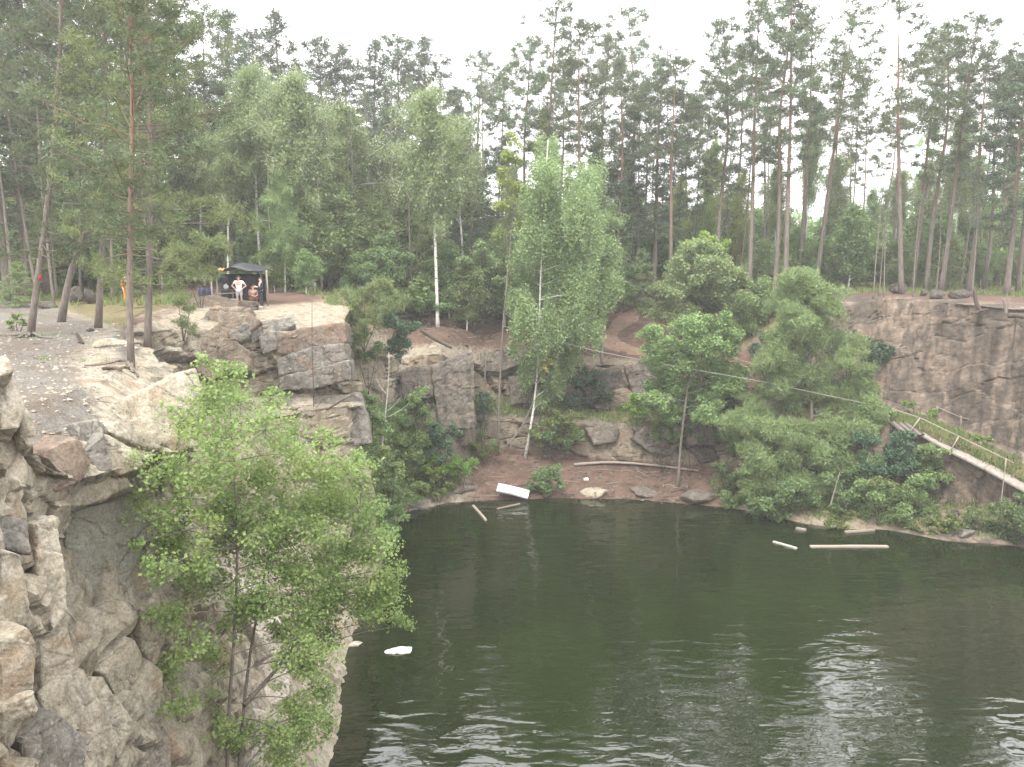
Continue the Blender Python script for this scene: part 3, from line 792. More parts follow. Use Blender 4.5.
# bright talus slabs low on the left behind the aspen
tal = [
 (250, 640, 70, 60, 24.6, 'rock_pale', 'big bright slab of fallen rock behind the aspen stems'),
 (262, 700, 66, 60, 23.0, 'rock_pale', 'bright rock slab lowest behind the two aspen stems'),
 (215, 745, 60, 50, 20.5, 'rock', 'tan block at the cliff foot beside the aspen stem'),
 (230, 590, 60, 50, 26.0, 'rock_pale', 'pale rock slab above the bright slab behind the aspen'),
 (160, 750, 40, 50, 17.6, 'rock', 'grey tan block wedged at the base of the near cliff'),
 (275, 760, 46, 40, 22.4, 'rock_pale', 'small pale rock at the water below the bright slab'),
 (285, 640, 34, 36, 26.2, 'rock_pale', 'rounded pale rock between bright slab and water'),
]
for k, (u, v, wp, hp, Y, mt, lab) in enumerate(tal):
    c = PY(u, v, Y + .6); kk = Y / FPX
    boulder(lab, c, (wp * kk * 1.15, 2.0, hp * kk * 1.25), M[mt], .2 * k, 40 + k, 'boulder', noise=.05, voxel=.07)

# ------------------------------------------------------------------ foliage engines
def rand_unit(rng, n):
    v = rng.normal(size=(n, 3)); return v / np.linalg.norm(v, axis=1)[:, None]


def leaf_quads(rng, C, size, flat=.4, elong=1.5):
    """diamond leaves centred on C"""
    n = len(C)
    nrm = rand_unit(rng, n); nrm[:, 2] = np.abs(nrm[:, 2]) + flat
    nrm /= np.linalg.norm(nrm, axis=1)[:, None]
    a = np.cross(nrm, rand_unit(rng, n)); a /= np.linalg.norm(a, axis=1)[:, None] + 1e-9
    b = np.cross(nrm, a)
    s = size * rng.uniform(.45, 1.4, (n, 1))
    L, Wd = s * .5 * elong, s * .5
    fold = nrm * s * .12
    V = np.stack([C - a * L, C - b * Wd + a * L * .1 + fold, C + a * L, C + b * Wd + a * L * .1 + fold], 1).reshape(-1, 3)
    q = np.arange(n * 4).reshape(-1, 4)
    return V, q


def needle_tris(rng, C, n, rad, length, width, up=.35):
    k = len(C)
    base = np.repeat(C, n, 0) + rand_unit(rng, k * n) * rad * rng.uniform(0, 1, (k * n, 1)) * np.array([1, 1, .65])
    d = rand_unit(rng, k * n); d[:, 2] += up; d /= np.linalg.norm(d, axis=1)[:, None]
    s = np.cross(d, rand_unit(rng, k * n)); s /= np.linalg.norm(s, axis=1)[:, None] + 1e-9
    L = length * rng.uniform(.6, 1.3, (k * n, 1)); Wd = width * rng.uniform(.7, 1.3, (k * n, 1))
    V = np.stack([base - s * Wd * .5, base + s * Wd * .5, base + d * L], 1).reshape(-1, 3)
    return V, np.arange(k * n * 3).reshape(-1, 3)


def along(path, t):
    path = np.asarray(path); seg = np.linalg.norm(np.diff(path, axis=0), axis=1)
    cum = np.concatenate([[0], np.cumsum(seg)]) / seg.sum()
    return np.array([np.interp(t, cum, path[:, k]) for k in range(3)]).T


def smooth_path(pts, n=14):
    pts = np.asarray(pts, float)
    t = np.linspace(0, 1, n)
    p = along(pts, t)
    for _ in range(2): p[1:-1] = p[1:-1] * .5 + (p[:-2] + p[2:]) * .25
    return p


def pine_parts(rng, path, r0, crown0, nb, blen, ncl=6, nn=24, nl=.27, nw=.05, crad=.33, prof='scots', dead=8, seg=7, gaps=0, dead0=.35):
    T, Cc = MB(), []
    path = smooth_path(path, 16)
    H = np.linalg.norm(np.diff(path, axis=0), axis=1).sum()
    tt = np.linspace(0, 1, 16)
    T.tube(path, r0 * (1 - tt) ** 1.0 * .95 + .025 + r0 * .25 * np.exp(-tt * 30), seg)
    az = rng.uniform(0, 6.28)
    gapz = [(rng.uniform(.1, .8), rng.uniform(0, 6.28)) for _ in range(gaps)]
    for k in range(nb):
        f = (k + rng.uniform(0, 1)) / nb
        t = crown0 + (1 - crown0) * f
        az += 2.4 + rng.normal() * .5
        if any(abs(f - g) < .09 and math.cos(az - a) > .3 for g, a in gapz): continue
        if prof == 'scots':
            L = blen * ((1 - f) ** .55 * (.45 + .55 * min(1, f * 3.5)) + .10) * rng.uniform(.5, 1.2)
            el = R(-8 + 55 * f + rng.normal() * 10)
        else:
            L = blen * ((1 - f) ** .85 + .06) * rng.uniform(.75, 1.12)
            el = R(-14 + 45 * f + rng.normal() * 6)
        p0 = along(path, t)
        d = np.array([math.cos(az) * math.cos(el), math.sin(az) * math.cos(el), math.sin(el)])
        s = np.linspace(0, 1, 5)[:, None]
        pts = p0 + d * L * s + np.array([0, 0, 1]) * (L * .16 * s ** 2 - L * .10 * s * (1 - s)) + rng.normal(size=(5, 3)) * .05 * L * s
        T.tube(pts, np.linspace(max(.018, r0 * .22 * (1 - t * .6)), .008, 5), 4, False)
        m = max(2, int(ncl * L / blen + .5))
        ts = rng.uniform(.35 if prof == 'scots' else .15, 1.02, m); ts[0] = 1.0
        cc = np.array([along(pts, min(1, x)) for x in ts])
        lat = np.cross(d, [0, 0, 1]); lat /= np.linalg.norm(lat) + 1e-9
        off = lat * (rng.uniform(-1, 1, (m, 1)) * L * .32 * (1.15 - ts[:, None] * .5)) + np.array([0, 0, 1]) * rng.uniform(-.04, .12, (m, 1)) * L
        off[0] *= .2
        for c0, o_ in zip(cc, off):
            if np.linalg.norm(o_) > .25 and rng.random() < .6:
                T.tube([c0 - d * .15, c0 + o_], [.010, .006], 3, False)
        Cc.append(cc + off)
    for k in range(dead):
        t = rng.uniform(min(dead0, crown0 * .7), crown0 + .05); p0 = along(path, t); a = rng.uniform(0, 6.28); L = rng.uniform(.3, 1.4)
        e = np.array([math.cos(a), math.sin(a), rng.uniform(-.3, .25)]) * L
        T.tube([p0, p0 + e * .5 + [0, 0, .04], p0 + e], [.022, .014, .006], 4, False)
    Cc.append(along(path, np.linspace(.93, 1.0, 4)))
    C = np.vstack(Cc)
    V, t3 = needle_tris(rng, C, nn, crad, nl, nw)
    K = MB(); K.add(V, None, t3)
    return T, K


def birch_parts(rng, path, r0, crown0, nb, blen, ntw=7, nlf=14, ls=.13, weep=.35, seg=6, spread=.16, up=(55, 25), elong=1.4):
    T, C = MB(), []
    path = smooth_path(path, 14)
    tt = np.linspace(0, 1, 14)
    T.tube(path, r0 * (1 - tt) ** .85 + .015 + r0 * .3 * np.exp(-tt * 22), seg)
    az = rng.uniform(0, 6.28)
    for k in range(nb):
        f = (k + rng.uniform(0, 1)) / nb
        t = crown0 + (1 - crown0) * f * .97
        az += 2.4 + rng.normal() * .6
        L = blen * (math.sin(math.pi * min(1, .22 + f * .80)) ** .8 * .95 + .12) * rng.uniform(.6, 1.2)
        el = R(up[0] + rng.normal() * up[1] * .5)
        d = np.array([math.cos(az) * math.cos(el), math.sin(az) * math.cos(el), math.sin(el)])
        p0 = along(path, t); s = np.linspace(0, 1, 6)[:, None]
        pts = p0 + d * L * s - np.array([0, 0, 1]) * L * weep * s ** 2.2 + rng.normal(size=(6, 3)) * .04 * L * s
        T.tube(pts, np.linspace(max(.02, r0 * .3 * (1 - t * .7)), .006, 6), 4, False)
        m = max(3, int(ntw * L / blen + .5))
        for x in rng.uniform(.28, 1.0, m):
            b = along(pts, x); e = rand_unit(rng, 1)[0] * L * rng.uniform(.14, .36); e[2] -= weep * .6 * abs(rng.normal()) * L * .4
            T.tube([b, b + e * .55 + [0, 0, .03], b + e], [.010, .007, .004], 3, False)
            n = max(3, int(nlf * rng.uniform(.6, 1.4)))
            C.append(along(np.array([b, b + e * .55 + [0, 0, .03], b + e * 1.05]), rng.uniform(.15, 1.05, n)) + rng.normal(size=(n, 3)) * spread)
    C = np.vstack(C)
    K = MB(); V, q = leaf_quads(rng, C, ls, .3, elong); K.add(V, q)
    return T, K


def clump_plant(rng, stems, r0, clumps, kind='leaf', ls=.12, dens=60, sub=8, limb=True, flat=.35, fill=.45, elong=1.5, tw=.012, nl=.22, nw=.035, zs=.75, xs=1.0):
    """stems: world polylines; clumps: (world centre, radius).  Leaves gather in smaller uneven knots inside each clump."""
    T, K = MB(), MB()
    for st in stems:
        p = smooth_path(st, 12); T.tube(p, np.linspace(r0, r0 * .28, 12) + r0 * .3 * np.exp(-np.arange(12) * 1.5), 7)
    allp = np.vstack([smooth_path(s, 24) for s in stems])
    C = []
    for c, r in clumps:
        c = np.asarray(c, float)
        if limb:
            low = allp[allp[:, 2] <= c[2] - .1 * r]
            src = low if len(low) else allp
            b = src[np.argmin(((src - c) ** 2).sum(1) + .3 * (c[2] - src[:, 2]))]
            mid = (b + c) / 2 + np.array([0, 0, .08]) * np.linalg.norm(c - b)
            T.tube(smooth_path([b, mid, c], 6), np.linspace(max(tw, r0 * .3), tw * .6, 6), 5, False)
        ns = max(4, int(sub * rng.uniform(.8, 1.3)))
        sc = c + rand_unit(rng, ns) * r * rng.uniform(.25, .95, (ns, 1)) * np.array([1, 1, .85])
        for s_ in sc:
            if limb: T.tube([c, (c + s_) / 2 + rng.normal(size=3) * .06 * r, s_], [tw * .6, tw * .45, tw * .25], 3, False)
            n = max(6, int(dens * r * r / ns * rng.uniform(.5, 1.5) * 28))
            C.append(s_ + rand_unit(rng, n) * r * fill * rng.uniform(.1, 1, (n, 1)) ** .6 * np.array([xs, xs, zs]))
    C = np.vstack(C)
    if kind == 'leaf':
        V, q = leaf_quads(rng, C, ls, flat, elong); K.add(V, q)
    else:
        V, t = needle_tris(rng, C, 3, .05, nl, nw, .3); K.add(V, None, t)
    return T, K


def plant_thing(name, label, cat, base, T, K, bark, leaf, group=None, crown='crown', trunk='trunk'):
    base = np.asarray(base, float)
    for mb in (T, K): mb.v = [v - base for v in mb.v]
    o = thing(name, label, cat, base, group)
    link(trunk, T.mesh(trunk, True), M[bark], o)
    link(crown, K.mesh(crown), M[leaf], o)
    return o


# ------------------------------------------------------------------ foreground aspen
def hero_aspen():
    rng = np.random.default_rng(11)
    Yc = lambda u: 16.3 + (u - 130) * .017
    bx, by = XU(231, 18.2, 2.0), 18.2
    bz = gz(bx, by, 1.5, 6) - .2
    base = np.array([bx, by, bz])
    s1 = [base, PY(225, 767, 18.1), PY(230, 690, 18.1), PY(236, 625, 18.2), PY(239, 540, 18.3), PY(233, 450, 18.2), PY(228, 372, 18.0)]
    s2 = [base + [.1, .1, 0], PY(238, 767, 18.3), PY(245, 690, 18.8), PY(251, 640, 19.8), PY(268, 560, 20.0), PY(285, 480, 20.0), PY(300, 430, 19.9)]
    s3 = [PY(244, 705, 18.7), PY(275, 672, 19.9), PY(300, 640, 20.2), PY(335, 580, 20.5), PY(360, 510, 20.4)]
    cl = [(228,372,22),(215,398,30),(240,405,30),(186,425,30),(222,440,38),(265,430,34),(160,470,30),(200,480,40),(250,480,42),(300,455,34),(345,470,30),(330,500,38),(290,510,42),(150,515,26),(185,530,36),(235,535,40),(280,560,40),(325,550,40),(365,520,32),(380,550,26),(160,570,26),(200,580,34),(250,600,30),(300,605,38),(345,595,36),(385,590,26),(368,608,22),(325,635,26),(310,655,30),(395,620,16),(165,620,26),(190,640,26),(170,665,22),(200,690,26),(180,705,22),(215,650,20),(295,700,26),(320,690,24),(300,740,30),(280,765,28),(325,725,18),(365,460,16),(205,362,12),(135,500,12),(135,545,12),(410,625,9),(270,400,16),(330,440,16),(225,725,14),(395,570,14),(262,480,26),(318,528,28),(345,560,28),(300,575,26),(355,545,24),(270,520,28),(330,610,24),(372,605,22),(305,630,24),(285,660,18),(312,715,20),(275,735,20),(345,500,24),(215,510,26),(180,500,24),(205,560,24),(168,545,20),(322,480,26),(285,440,24),(242,737,22),(306,666,18),(277,634,19),(313,666,21),(302,715,19),(280,731,18),(232,740,16),(298,640,24),(286,737,19),(226,731,16),(217,716,15),(206,528,21),(377,579,21),(371,593,26),(327,590,25),(219,506,19),(286,568,22),(265,604,25),(228,509,20),(303,505,23),(262,535,24),(234,619,24),(369,560,18),(255,599,21),(225,538,22)]
    rng2 = np.random.default_rng(3)
    clumps = []
    for u, v, r in cl:
        Y = Yc(u) + rng2.uniform(-1.1, 1.3)
        clumps.append((PY(u, v, Y), r * Y / FPX * 1.02))
    T, K = clump_plant(rng, [s1, s2, s3], .055, clumps, 'leaf', .070, 58, 12, True, .25, .56, 1.15, .016)
    plant_thing('aspen_tree', 'leafy bright green aspen rising from the cliff foot in front of the pond', 'tree', base, T, K, 'bark_grey', 'hero_leaf')


hero_aspen()

# ------------------------------------------------------------------ pines on the near plateau
def hero_pine(label, px, Y, width_px, top_z, crown0, nb, blen, seed, bark='bark_near', roots=0, blaze=None, needle='needle', dense=1.0, dead0=.2, prof='scots', dead=9):
    rng = np.random.default_rng(seed)
    b = hit(*px[0])
    if b is None or abs(b[1] - Y) > 6: b = np.array([XU(px[0][0], Y), Y, gz(XU(px[0][0], Y), Y)])
    Y = b[1]
    pts = [b - [0, 0, .1]] + [PY(u, v, Y) for u, v in px[1:]]
    if pts[-1][2] < top_z:
        d = pts[-1] - pts[-2]; d = d / np.linalg.norm(d); d[0] *= .5; d[2] = abs(d[2]); d /= np.linalg.norm(d)
        pts.append(pts[-1] + d * (top_z - pts[-1][2]) / max(.3, d[2]))
    r0 = width_px * .80 * Y / FPX / 2
    T, K = pine_parts(rng, pts, r0, crown0, nb, blen, 9, int(56 * dense), .17, .028, .36, prof, dead, 9, 2, dead0)
    o = plant_thing('pine_tree', label, 'tree', b, T, K, bark, needle)
    if roots:
        for k in range(roots):
            a = rng.uniform(-2.6, -.2); L = rng.uniform(.5, 1.3)
            q = []
            for s in np.linspace(0, 1, 6):
                x, y = b[0] + math.cos(a) * L * s + .06 * math.sin(9 * s + k), b[1] + math.sin(a) * L * s
                q.append(np.array([x, y, gz(x, y, b[2]) + .035 + .12 * (1 - s) ** 2]) - b)
            m = MB(); m.tube(q, np.linspace(.055, .02, 6), 6)
            link('root', m.mesh('root', True), M['bark_grey'], o)
    if blaze:
        u, v = blaze; p = PY(u, v, Y) - b
        m = MB(); rr = r0 * .86
        cx = along(np.array(pts), .5)
        m.tube([p + [0, 0, -.13], p + [.02, 0, 0], p + [.035, 0, .13]], [rr * 1.0, rr * 1.02, rr * 1.0], 12)
        link('paint_mark', m.mesh('paint_mark', True), M['red_paint'], o)
    return o


hero_pine('leaning grey pine with a red paint mark and bare roots', [(30,336),(38,276),(47,215),(56,120),(62,20)], 28, 7, 31, .16, 110, 3.6, 21, 'bark_near', 7, (38.5, 276))
hero_pine('crooked grey pine leaning right beside the painted one', [(61,322),(66,285),(74,256),(86,226),(104,205),(118,150),(122,60)], 31, 7.5, 30, .20, 100, 3.4, 22)
hero_pine('straight grey pine with a pale scarred stem in the middle of the gravel', [(98,328),(101,275),(104,215),(106,120),(106,20)], 29.5, 7, 33, .20, 110, 3.6, 23)
hero_pine('slim orange barked pine at the cliff edge with gripping roots', [(131,367),(129,300),(131,195),(133,100),(132,60)], 20.5, 6.6, 27.5, .27, 110, 2.7, 24, 'bark_orange', 7)
hero_pine('short stout pine at the gully edge with low green branches', [(147,333),(149,290),(151,250),(150,150),(149,40)], 27, 7.5, 27, .16, 110, 3.6, 25, 'bark_near', 3, None, 'needle_light')

# ------------------------------------------------------------------ tree prototypes for the forest (each about 20 m tall, scaled where it stands)
def proto_pine(seed, H=20, bend=.5, **kw):
    rng = np.random.default_rng(seed)
    p = [np.array([0, 0, -.3]), np.array([rng.normal() * .15 * bend, rng.normal() * .1, H * .3]), np.array([rng.normal() * .5 * bend, rng.normal() * .4 * bend, H * .65]), np.array([rng.normal() * .8 * bend, rng.normal() * .6 * bend, H])]
    return pine_parts(rng, p, kw.pop('r0', .17), **kw)


PROTO = {}


def reg(key, name, parts, bark, leaf, cat='tree'):
    T, K = parts
    PROTO[key] = (name, T.mesh('trunk', True), K.mesh('crown'), M[bark], M[leaf], cat)
    PROTO[key][1].materials.append(M[bark]); PROTO[key][2].materials.append(M[leaf])


for k, (c0, nb, bl, nn, gaps) in enumerate([(.50, 58, 3.6, 46, 3), (.58, 48, 3.3, 46, 3), (.42, 66, 3.3, 42, 4), (.54, 52, 4.0, 46, 4), (.62, 42, 3.0, 46, 2)]):
    reg('pine%d' % k, 'pine_tree', proto_pine(100 + k, crown0=c0, nb=nb, blen=bl, ncl=8, nn=nn, nl=.30, nw=.055, crad=.42, gaps=gaps, dead=14), 'bark', 'needle')
for k, (c0, nb, bl) in enumerate([(.24, 110, 3.5), (.16, 120, 3.6), (.30, 100, 3.3)]):
    reg('dense%d' % k, 'pine_tree', proto_pine(120 + k, bend=.25, crown0=c0, nb=nb, blen=bl, ncl=9, nn=36, nl=.30, nw=.06, crad=.44, prof='spruce' if k < 1 else 'scots', dead=5), 'bark', 'needle_dark')
for k, (c0, nb, bl, weep, leaf) in enumerate([(.42, 52, 4.4, .30, 'birch_pale'), (.24, 60, 4.4, .45, 'birch'), (.46, 46, 3.9, .20, 'birch_pale'), (.22, 50, 3.2, .4, 'yellowgreen')]):
    rng = np.random.default_rng(140 + k); H = 14
    pth = [(0, 0, -.3), (rng.normal() * .2, rng.normal() * .1, 4), (rng.normal() * .5, rng.normal() * .3, 9), (rng.normal() * .6, 0, H)]
    reg('birch%d' % k, 'birch_tree', birch_parts(rng, pth, .13, c0, nb, bl, 12, 62, .115, weep, spread=.24), 'birch_bark', leaf)
rng = np.random.default_rng(160)
reg('sapling0', 'young_pine', pine_parts(rng, [(0, 0, -.2), (.1, 0, 3), (0, .1, 6)], .06, .08, 64, 1.9, 8, 34, .22, .04, .28, 'spruce', 0), 'bark', 'needle_light')
rng = np.random.default_rng(161)
reg('sapling1', 'young_birch', birch_parts(rng, [(0, 0, -.2), (.15, 0, 3), (.1, .1, 7)], .05, .12, 40, 2.1, 10, 44, .115, .25, spread=.2), 'birch_bark', 'birch')
rng = np.random.default_rng(162)
reg('bare0', 'thin_tree', pine_parts(rng, [(0, 0, -.2), (.2, 0, 5), (.1, .2, 11)], .06, .72, 14, 1.1, 4, 16, .22, .04, .25, 'scots', 14, 5, 0, .2), 'bark_grey', 'needle')

PH = {'shru': 3, 'pine': 20, 'dens': 20, 'birc': 14, 'sapl': 6, 'bare': 11}
_prng = random.Random(5)
_seen = {}


def place(key, label, u, Y, vtop=None, height=None, group=None, lean=0.0, wide=1.0, rot=None, sink=.0):
    name, tm_, cm_, _, _, cat = PROTO[key]
    H0 = {'sapling1': 7}.get(key, PH[key[:4]])
    x = XU(u, Y); z = gz(x, Y, 14.5)
    x = XU(u, Y, z)
    if height is None:
        top = PY(u, vtop, Y)[2]; height = max(2, top - z)
    o = thing(name, label, cat, (x, Y, z - sink), group)
    k = height / H0
    kx = k ** .75 * wide
    o.scale = (kx, kx, k)
    o.rotation_euler = (0, lean, _prng.uniform(0, 6.28) if rot is None else rot)
    if lean:
        o.rotation_mode = 'XYZ'
        o.rotation_euler = (0, lean, 0) if rot is None else (0, lean, rot)
    link('trunk', tm_, None, o); link('crown', cm_, None, o)
    return o


# --- tall pines across the pond, read from left to right
G1 = None
pines = [
 # key, u, Y, vtop, lean, label
 ('pine0', 524, 72, 46, 0, 'tall pine beside the gap in the treetops, just left of the tallest middle pine'),
 ('pine3', 541, 69, 10, .02, 'tallest middle pine standing behind the weeping birch'),
 ('pine1', 560, 80, 66, 0, 'shorter pine behind the weeping birch, between two taller ones'),
 ('pine4', 584, 66, 26, -.03, 'slim pine leaning slightly left above the weeping birch crown'),
 ('pine2', 601, 76, 40, 0, 'pine with long bare stem right of the weeping birch'),
 ('pine1', 617, 72, 70, 0, 'lower pine hidden between two tall stems above the dirt slope'),
 ('pine0', 629, 84, 14, 0, 'tall straight pine above the dirt slope with a tiered crown'),
 ('dense2', 653, 74, 66, 0, 'dense bushy pine beside the open sky gap above the dirt path'),
 ('pine4', 668, 69, 62, 0, 'pine with bare orange stem right of the dense bushy one'),
 ('pine2', 684, 86, 100, 0, 'low distant pine seen through the stems above the pale sapling'),
 ('pine4', 700, 84, 84, .02, 'thin distant pine left of the pointed pine'),
 ('pine2', 717, 70, 24, 0, 'pointed pine with sparse top and clear stem'),
 ('pine4', 733, 82, 60, 0, 'thin pine between the pointed pine and the tall twin pines'),
 ('pine0', 748, 67, 10, 0, 'tall pine with full crown left of the twin stems'),
 ('pine2', 774, 66, 0, 0, 'left one of the tall twin stems behind the bushy young pine'),
 ('pine3', 785, 65, -14, .0, 'right one of the tall twin stems with purple brown bark'),
 ('pine1', 799, 74, 20, 0, 'pine standing behind the twin stems'),
 ('pine3', 815, 70, 12, .05, 'wide crowned pine right of the twin stems reaching over the sky gap'),
 ('pine0', 830, 84, 60, 0, 'distant pine under the wide crowned one'),
 ('pine3', 901, 60, -4, -.12, 'big pine leaning left over the cliff opposite'),
 ('pine4', 912, 70, 40, .04, 'slender pine crossing the big leaning pine'),
 ('pine2', 926, 66, 26, .02, 'forked looking pine with a high clear crown above the cliff'),
 ('pine4', 941, 64, 20, .05, 'pine tilting right next to the white leaning birch'),
 ('pine1', 968, 62, 48, 0, 'pine with a grey stem above the leaning stump'),
 ('pine2', 984, 68, 62, 0, 'thin crowned pine behind the grey stem above the cliff'),
 ('dense2', 1006, 58, 56, 0, 'thick pine with a red stem at the far end of the cliff edge'),
 ('pine0', 1018, 62, 40, 0, 'pine behind the red stemmed one at the far end of the cliff'),
 ('pine3', 1034, 56, 44, 0, 'outermost pine past the red stemmed one above the cliff'),
 ('pine4', 995, 74, 70, .03, 'distant thin pine between the grey and the red stems'),
 ('pine1', 953, 80, 80, 0, 'distant low pine behind the birch above the cliff'),
 ('pine2', 872, 86, 110, .1, 'distant pine tilting in the sky gap left of the big leaning pine'),
 ('pine4', 850, 92, 120, -.05, 'farthest slim pine low in the sky gap'),
 ('pine1', 760, 88, 70, 0, 'distant pine just left of the twin stems'),
 ('pine2', 642, 90, 90, 0, 'distant pine between the straight tall pine and the dense bushy one'),
 # left half
 ('pine1', 503, 78, 74, 0, 'pine at the left side of the treetop gap'),
 ('pine0', 478, 82, 58, 0, 'thin topped pine right of the pale round birch'),
 ('dense0', 455, 92, 88, 0, 'dark dense pine behind the pale round birch'),
 ('dense2', 430, 84, 44, 0, 'pine with a pale topped crown above the round birch'),
 ('dense1', 404, 86, 42, 0, 'dark pine at the middle of the left skyline'),
 ('dense0', 378, 88, 44, 0, 'narrow dark pine next to the lowest dip of the skyline'),
 ('dense2', 352, 90, 50, 0, 'bushy dark pine above the tall aspen crowns'),
 ('dense1', 328, 88, 42, 0, 'broad dark pine on the slope of the left skyline'),
 ('dense0', 287, 80, 12, 0, 'dark pointed pine, highest on the left skyline beside the open sky'),
 ('dense1', 262, 84, 34, 0, 'dark conical pine behind the pointed one'),
 ('dense0', 236, 78, 12, 0, 'broad dark conifer right of the two thin topped pines'),
 ('pine3', 212, 74, 14, 0, 'thin topped pine left of the broad dark conifer'),
 ('dense2', 190, 70, -2, 0, 'very tall pine behind the camp shelter'),
 ('dense1', 168, 66, 0, 0, 'tall dark pine left of the camp shelter'),
 ('pine0', 142, 62, -20, 0, 'tall pine behind the stout gully pine'),
 ('dense2', 118, 58, -30, 0, 'tall bushy pine behind the person in yellow'),
 ('pine2', 92, 60, -20, 0, 'tall pine behind the rounded boulder'),
 ('dense1', 72, 56, -30, 0, 'dark tall pine behind the crooked grey pine'),
 ('dense2', 48, 52, -40, 0, 'bushy tall pine behind the painted pine'),
 ('pine0', 28, 50, -40, 0, 'tall pine at the back of the gravel past the painted pine'),
 ('dense1', 8, 47, -40, 0, 'dark pine at the edge of the wood behind the gravel'),
 ('pine3', -10, 42, -60, 0, 'outermost pine at the edge of the gravel'),
 ('dense2', 305, 76, 90, 0, 'mid height dark pine between the tall aspens'),
 ('dense0', 498, 70, 150, 0, 'shorter dark pine left of the grey leafless looking tree'),
 ('dense2', 388, 72, 140, 0, 'half grown dark pine behind the wild juniper'),
 ('dense1', 620, 84, 150, 0, 'dark half grown pine closing the view behind the dirt slope'),
 ('dense2', 598, 72, 160, 0, 'bushy half grown pine right of the weeping birch'),
 ('dense0', 670, 88, 150, 0, 'dark half grown pine behind the pale sapling'),
 ('dense2', 718, 86, 170, 0, 'low dark pine behind the person in the white shirt'),
 ('dense0', 470, 76, 160, 0, 'half grown dark pine behind the round topped shrub tree'),
 ('dense1', 345, 70, 150, 0, 'half grown dark pine behind the tall white birch stem'),
]
for key, u, Y, vt, ln, lab in pines:
    place(key, lab, u, Y, vt, lean=ln, wide=(1.4 if key[0] == 'd' else 1.12))

# --- light green birches and aspens in the wood
birches = [
 ('birch0', 228, 62, 118, 0, 'pale young birch directly above the camp shelter', 1.0),
 ('birch2', 262, 64, 70, 0, 'light green aspen left of the tall round aspen', 1.0),
 ('birch0', 315, 60, 78, 0, 'tall round aspen with a clear pale stem behind the ledge', 1.15),
 ('birch1', 352, 66, 104, 0, 'mid green aspen right of the tall round aspen', 1.1),
 ('birch0', 438, 62, 94, .03, 'pale round birch with a long white forked stem', 1.15),
 ('birch2', 462, 70, 120, 0, 'light aspen touching the pale round birch', 1.0),
 ('birch1', 402, 74, 150, 0, 'soft green birch between the aspens and the pale round birch', 1.0),
 ('birch3', 548, 70, 112, 0, 'yellow green birch top showing above the weeping birch', .7),
 ('birch1', 596, 66, 180, 0, 'rounded green birch behind the weeping birch', 1.05),
 ('birch3', 705, 76, 140, 0, 'thin yellowish birch among the pine stems', .75),
 ('birch3', 735, 80, 170, 0, 'low yellow green birch beside the thin yellowish one', .8),
 ('birch2', 803, 78, 124, 0, 'slim light birch between the twin stems and the sky gap', .6),
 ('birch0', 950, 72, 118, 0, 'light green birch in the gap above the cliff', .7),
 ('birch2', 930, 78, 150, .14, 'white stemmed birch leaning right above the cliff', .7),
 ('birch1', 285, 58, 170, 0, 'drooping green birch right of the camp shelter', .8),
 ('birch2', 205, 66, 120, 0, 'pale leafed birch left of the camp shelter', .8),
 ('birch1', 515, 66, 165, 0, 'thin grey green birch at the left edge of the weeping birch', .7),
 ('birch0', 628, 80, 190, 0, 'small pale birch above the dirt path', .7),
 ('birch1', 868, 84, 190, 0, 'low green birch beyond the cliff edge in the sky gap', .9),
 ('birch3', 985, 82, 205, 0, 'bright low birch beyond the leaning stump', 1.0),
 ('birch2', 772, 78, 168, 0, 'light birch in front of the twin pine stems foot', .8),
 ('birch0', 826, 80, 158, 0, 'slim birch at the left border of the sky gap', .8),
 ('birch2', 893, 80, 172, 0, 'pale birch beside the big leaning pine', .8),
 ('birch0', 916, 84, 164, 0, 'thin birch between the leaning pine and the white stemmed birch', .8),
 ('birch1', 966, 80, 158, 0, 'bushy birch above the long dark rock of the cliff edge', .8),
 ('birch2', 1004, 78, 172, 0, 'light birch behind the red stemmed pine', .8),
 ('birch3', 676, 84, 176, 0, 'yellow green slim birch under the open sky gap', .8),
 ('birch2', 840, 90, 200, 0, 'soft low birch at the back of the open wood', 1.0),
]
for key, u, Y, vt, ln, lab, wd in birches:
    place(key, lab, u, Y, vt, lean=ln, wide=wd * .8)

# --- thin stems in the wood: seen only as poles, alike within each stand
stands = [
 ('thin stems of the wood behind the gravel', 'thin bare stemmed tree in the dark wood behind the gravel', [(14,44),(26,47),(38,46),(54,44),(57,50),(80,52),(112,48),(116,55),(150,52),(160,58)], 60),
 ('thin stems behind the ledge', 'thin bare stemmed tree in the wood behind the rock ledge', [(272,62),(292,66),(322,60),(334,70),(362,64),(372,72),(392,68),(412,66),(424,74),(446,72)], 90),
 ('thin stems above the dirt slope', 'thin bare stemmed tree in the wood above the dirt slope', [(474,70),(488,76),(612,78),(640,74),(648,84),(660,80),(676,78),(690,76),(726,78),(738,72)], 100),
 ('saplings on the cliff edge', 'slender bare sapling standing on the cliff edge opposite', [(873,58),(879,58.5),(884,58),(913,57),(936,59),(972,57)], 190),
 ('thin stems of the open wood', 'thin bare stemmed tree in the open wood behind the cliff edge', [(845,74),(858,80),(890,76),(920,82),(944,74),(960,70),(978,76),(1000,72),(1016,78),(824,78),(806,84),(766,80)], 80),
]
for grp, lab, lst, vt in stands:
    for u, Y in lst:
        place('bare0', lab, u, Y, vt + _prng.uniform(-25, 25), group=grp, lean=_prng.uniform(-.04, .04), rot=_prng.uniform(0, 6), wide=.9)

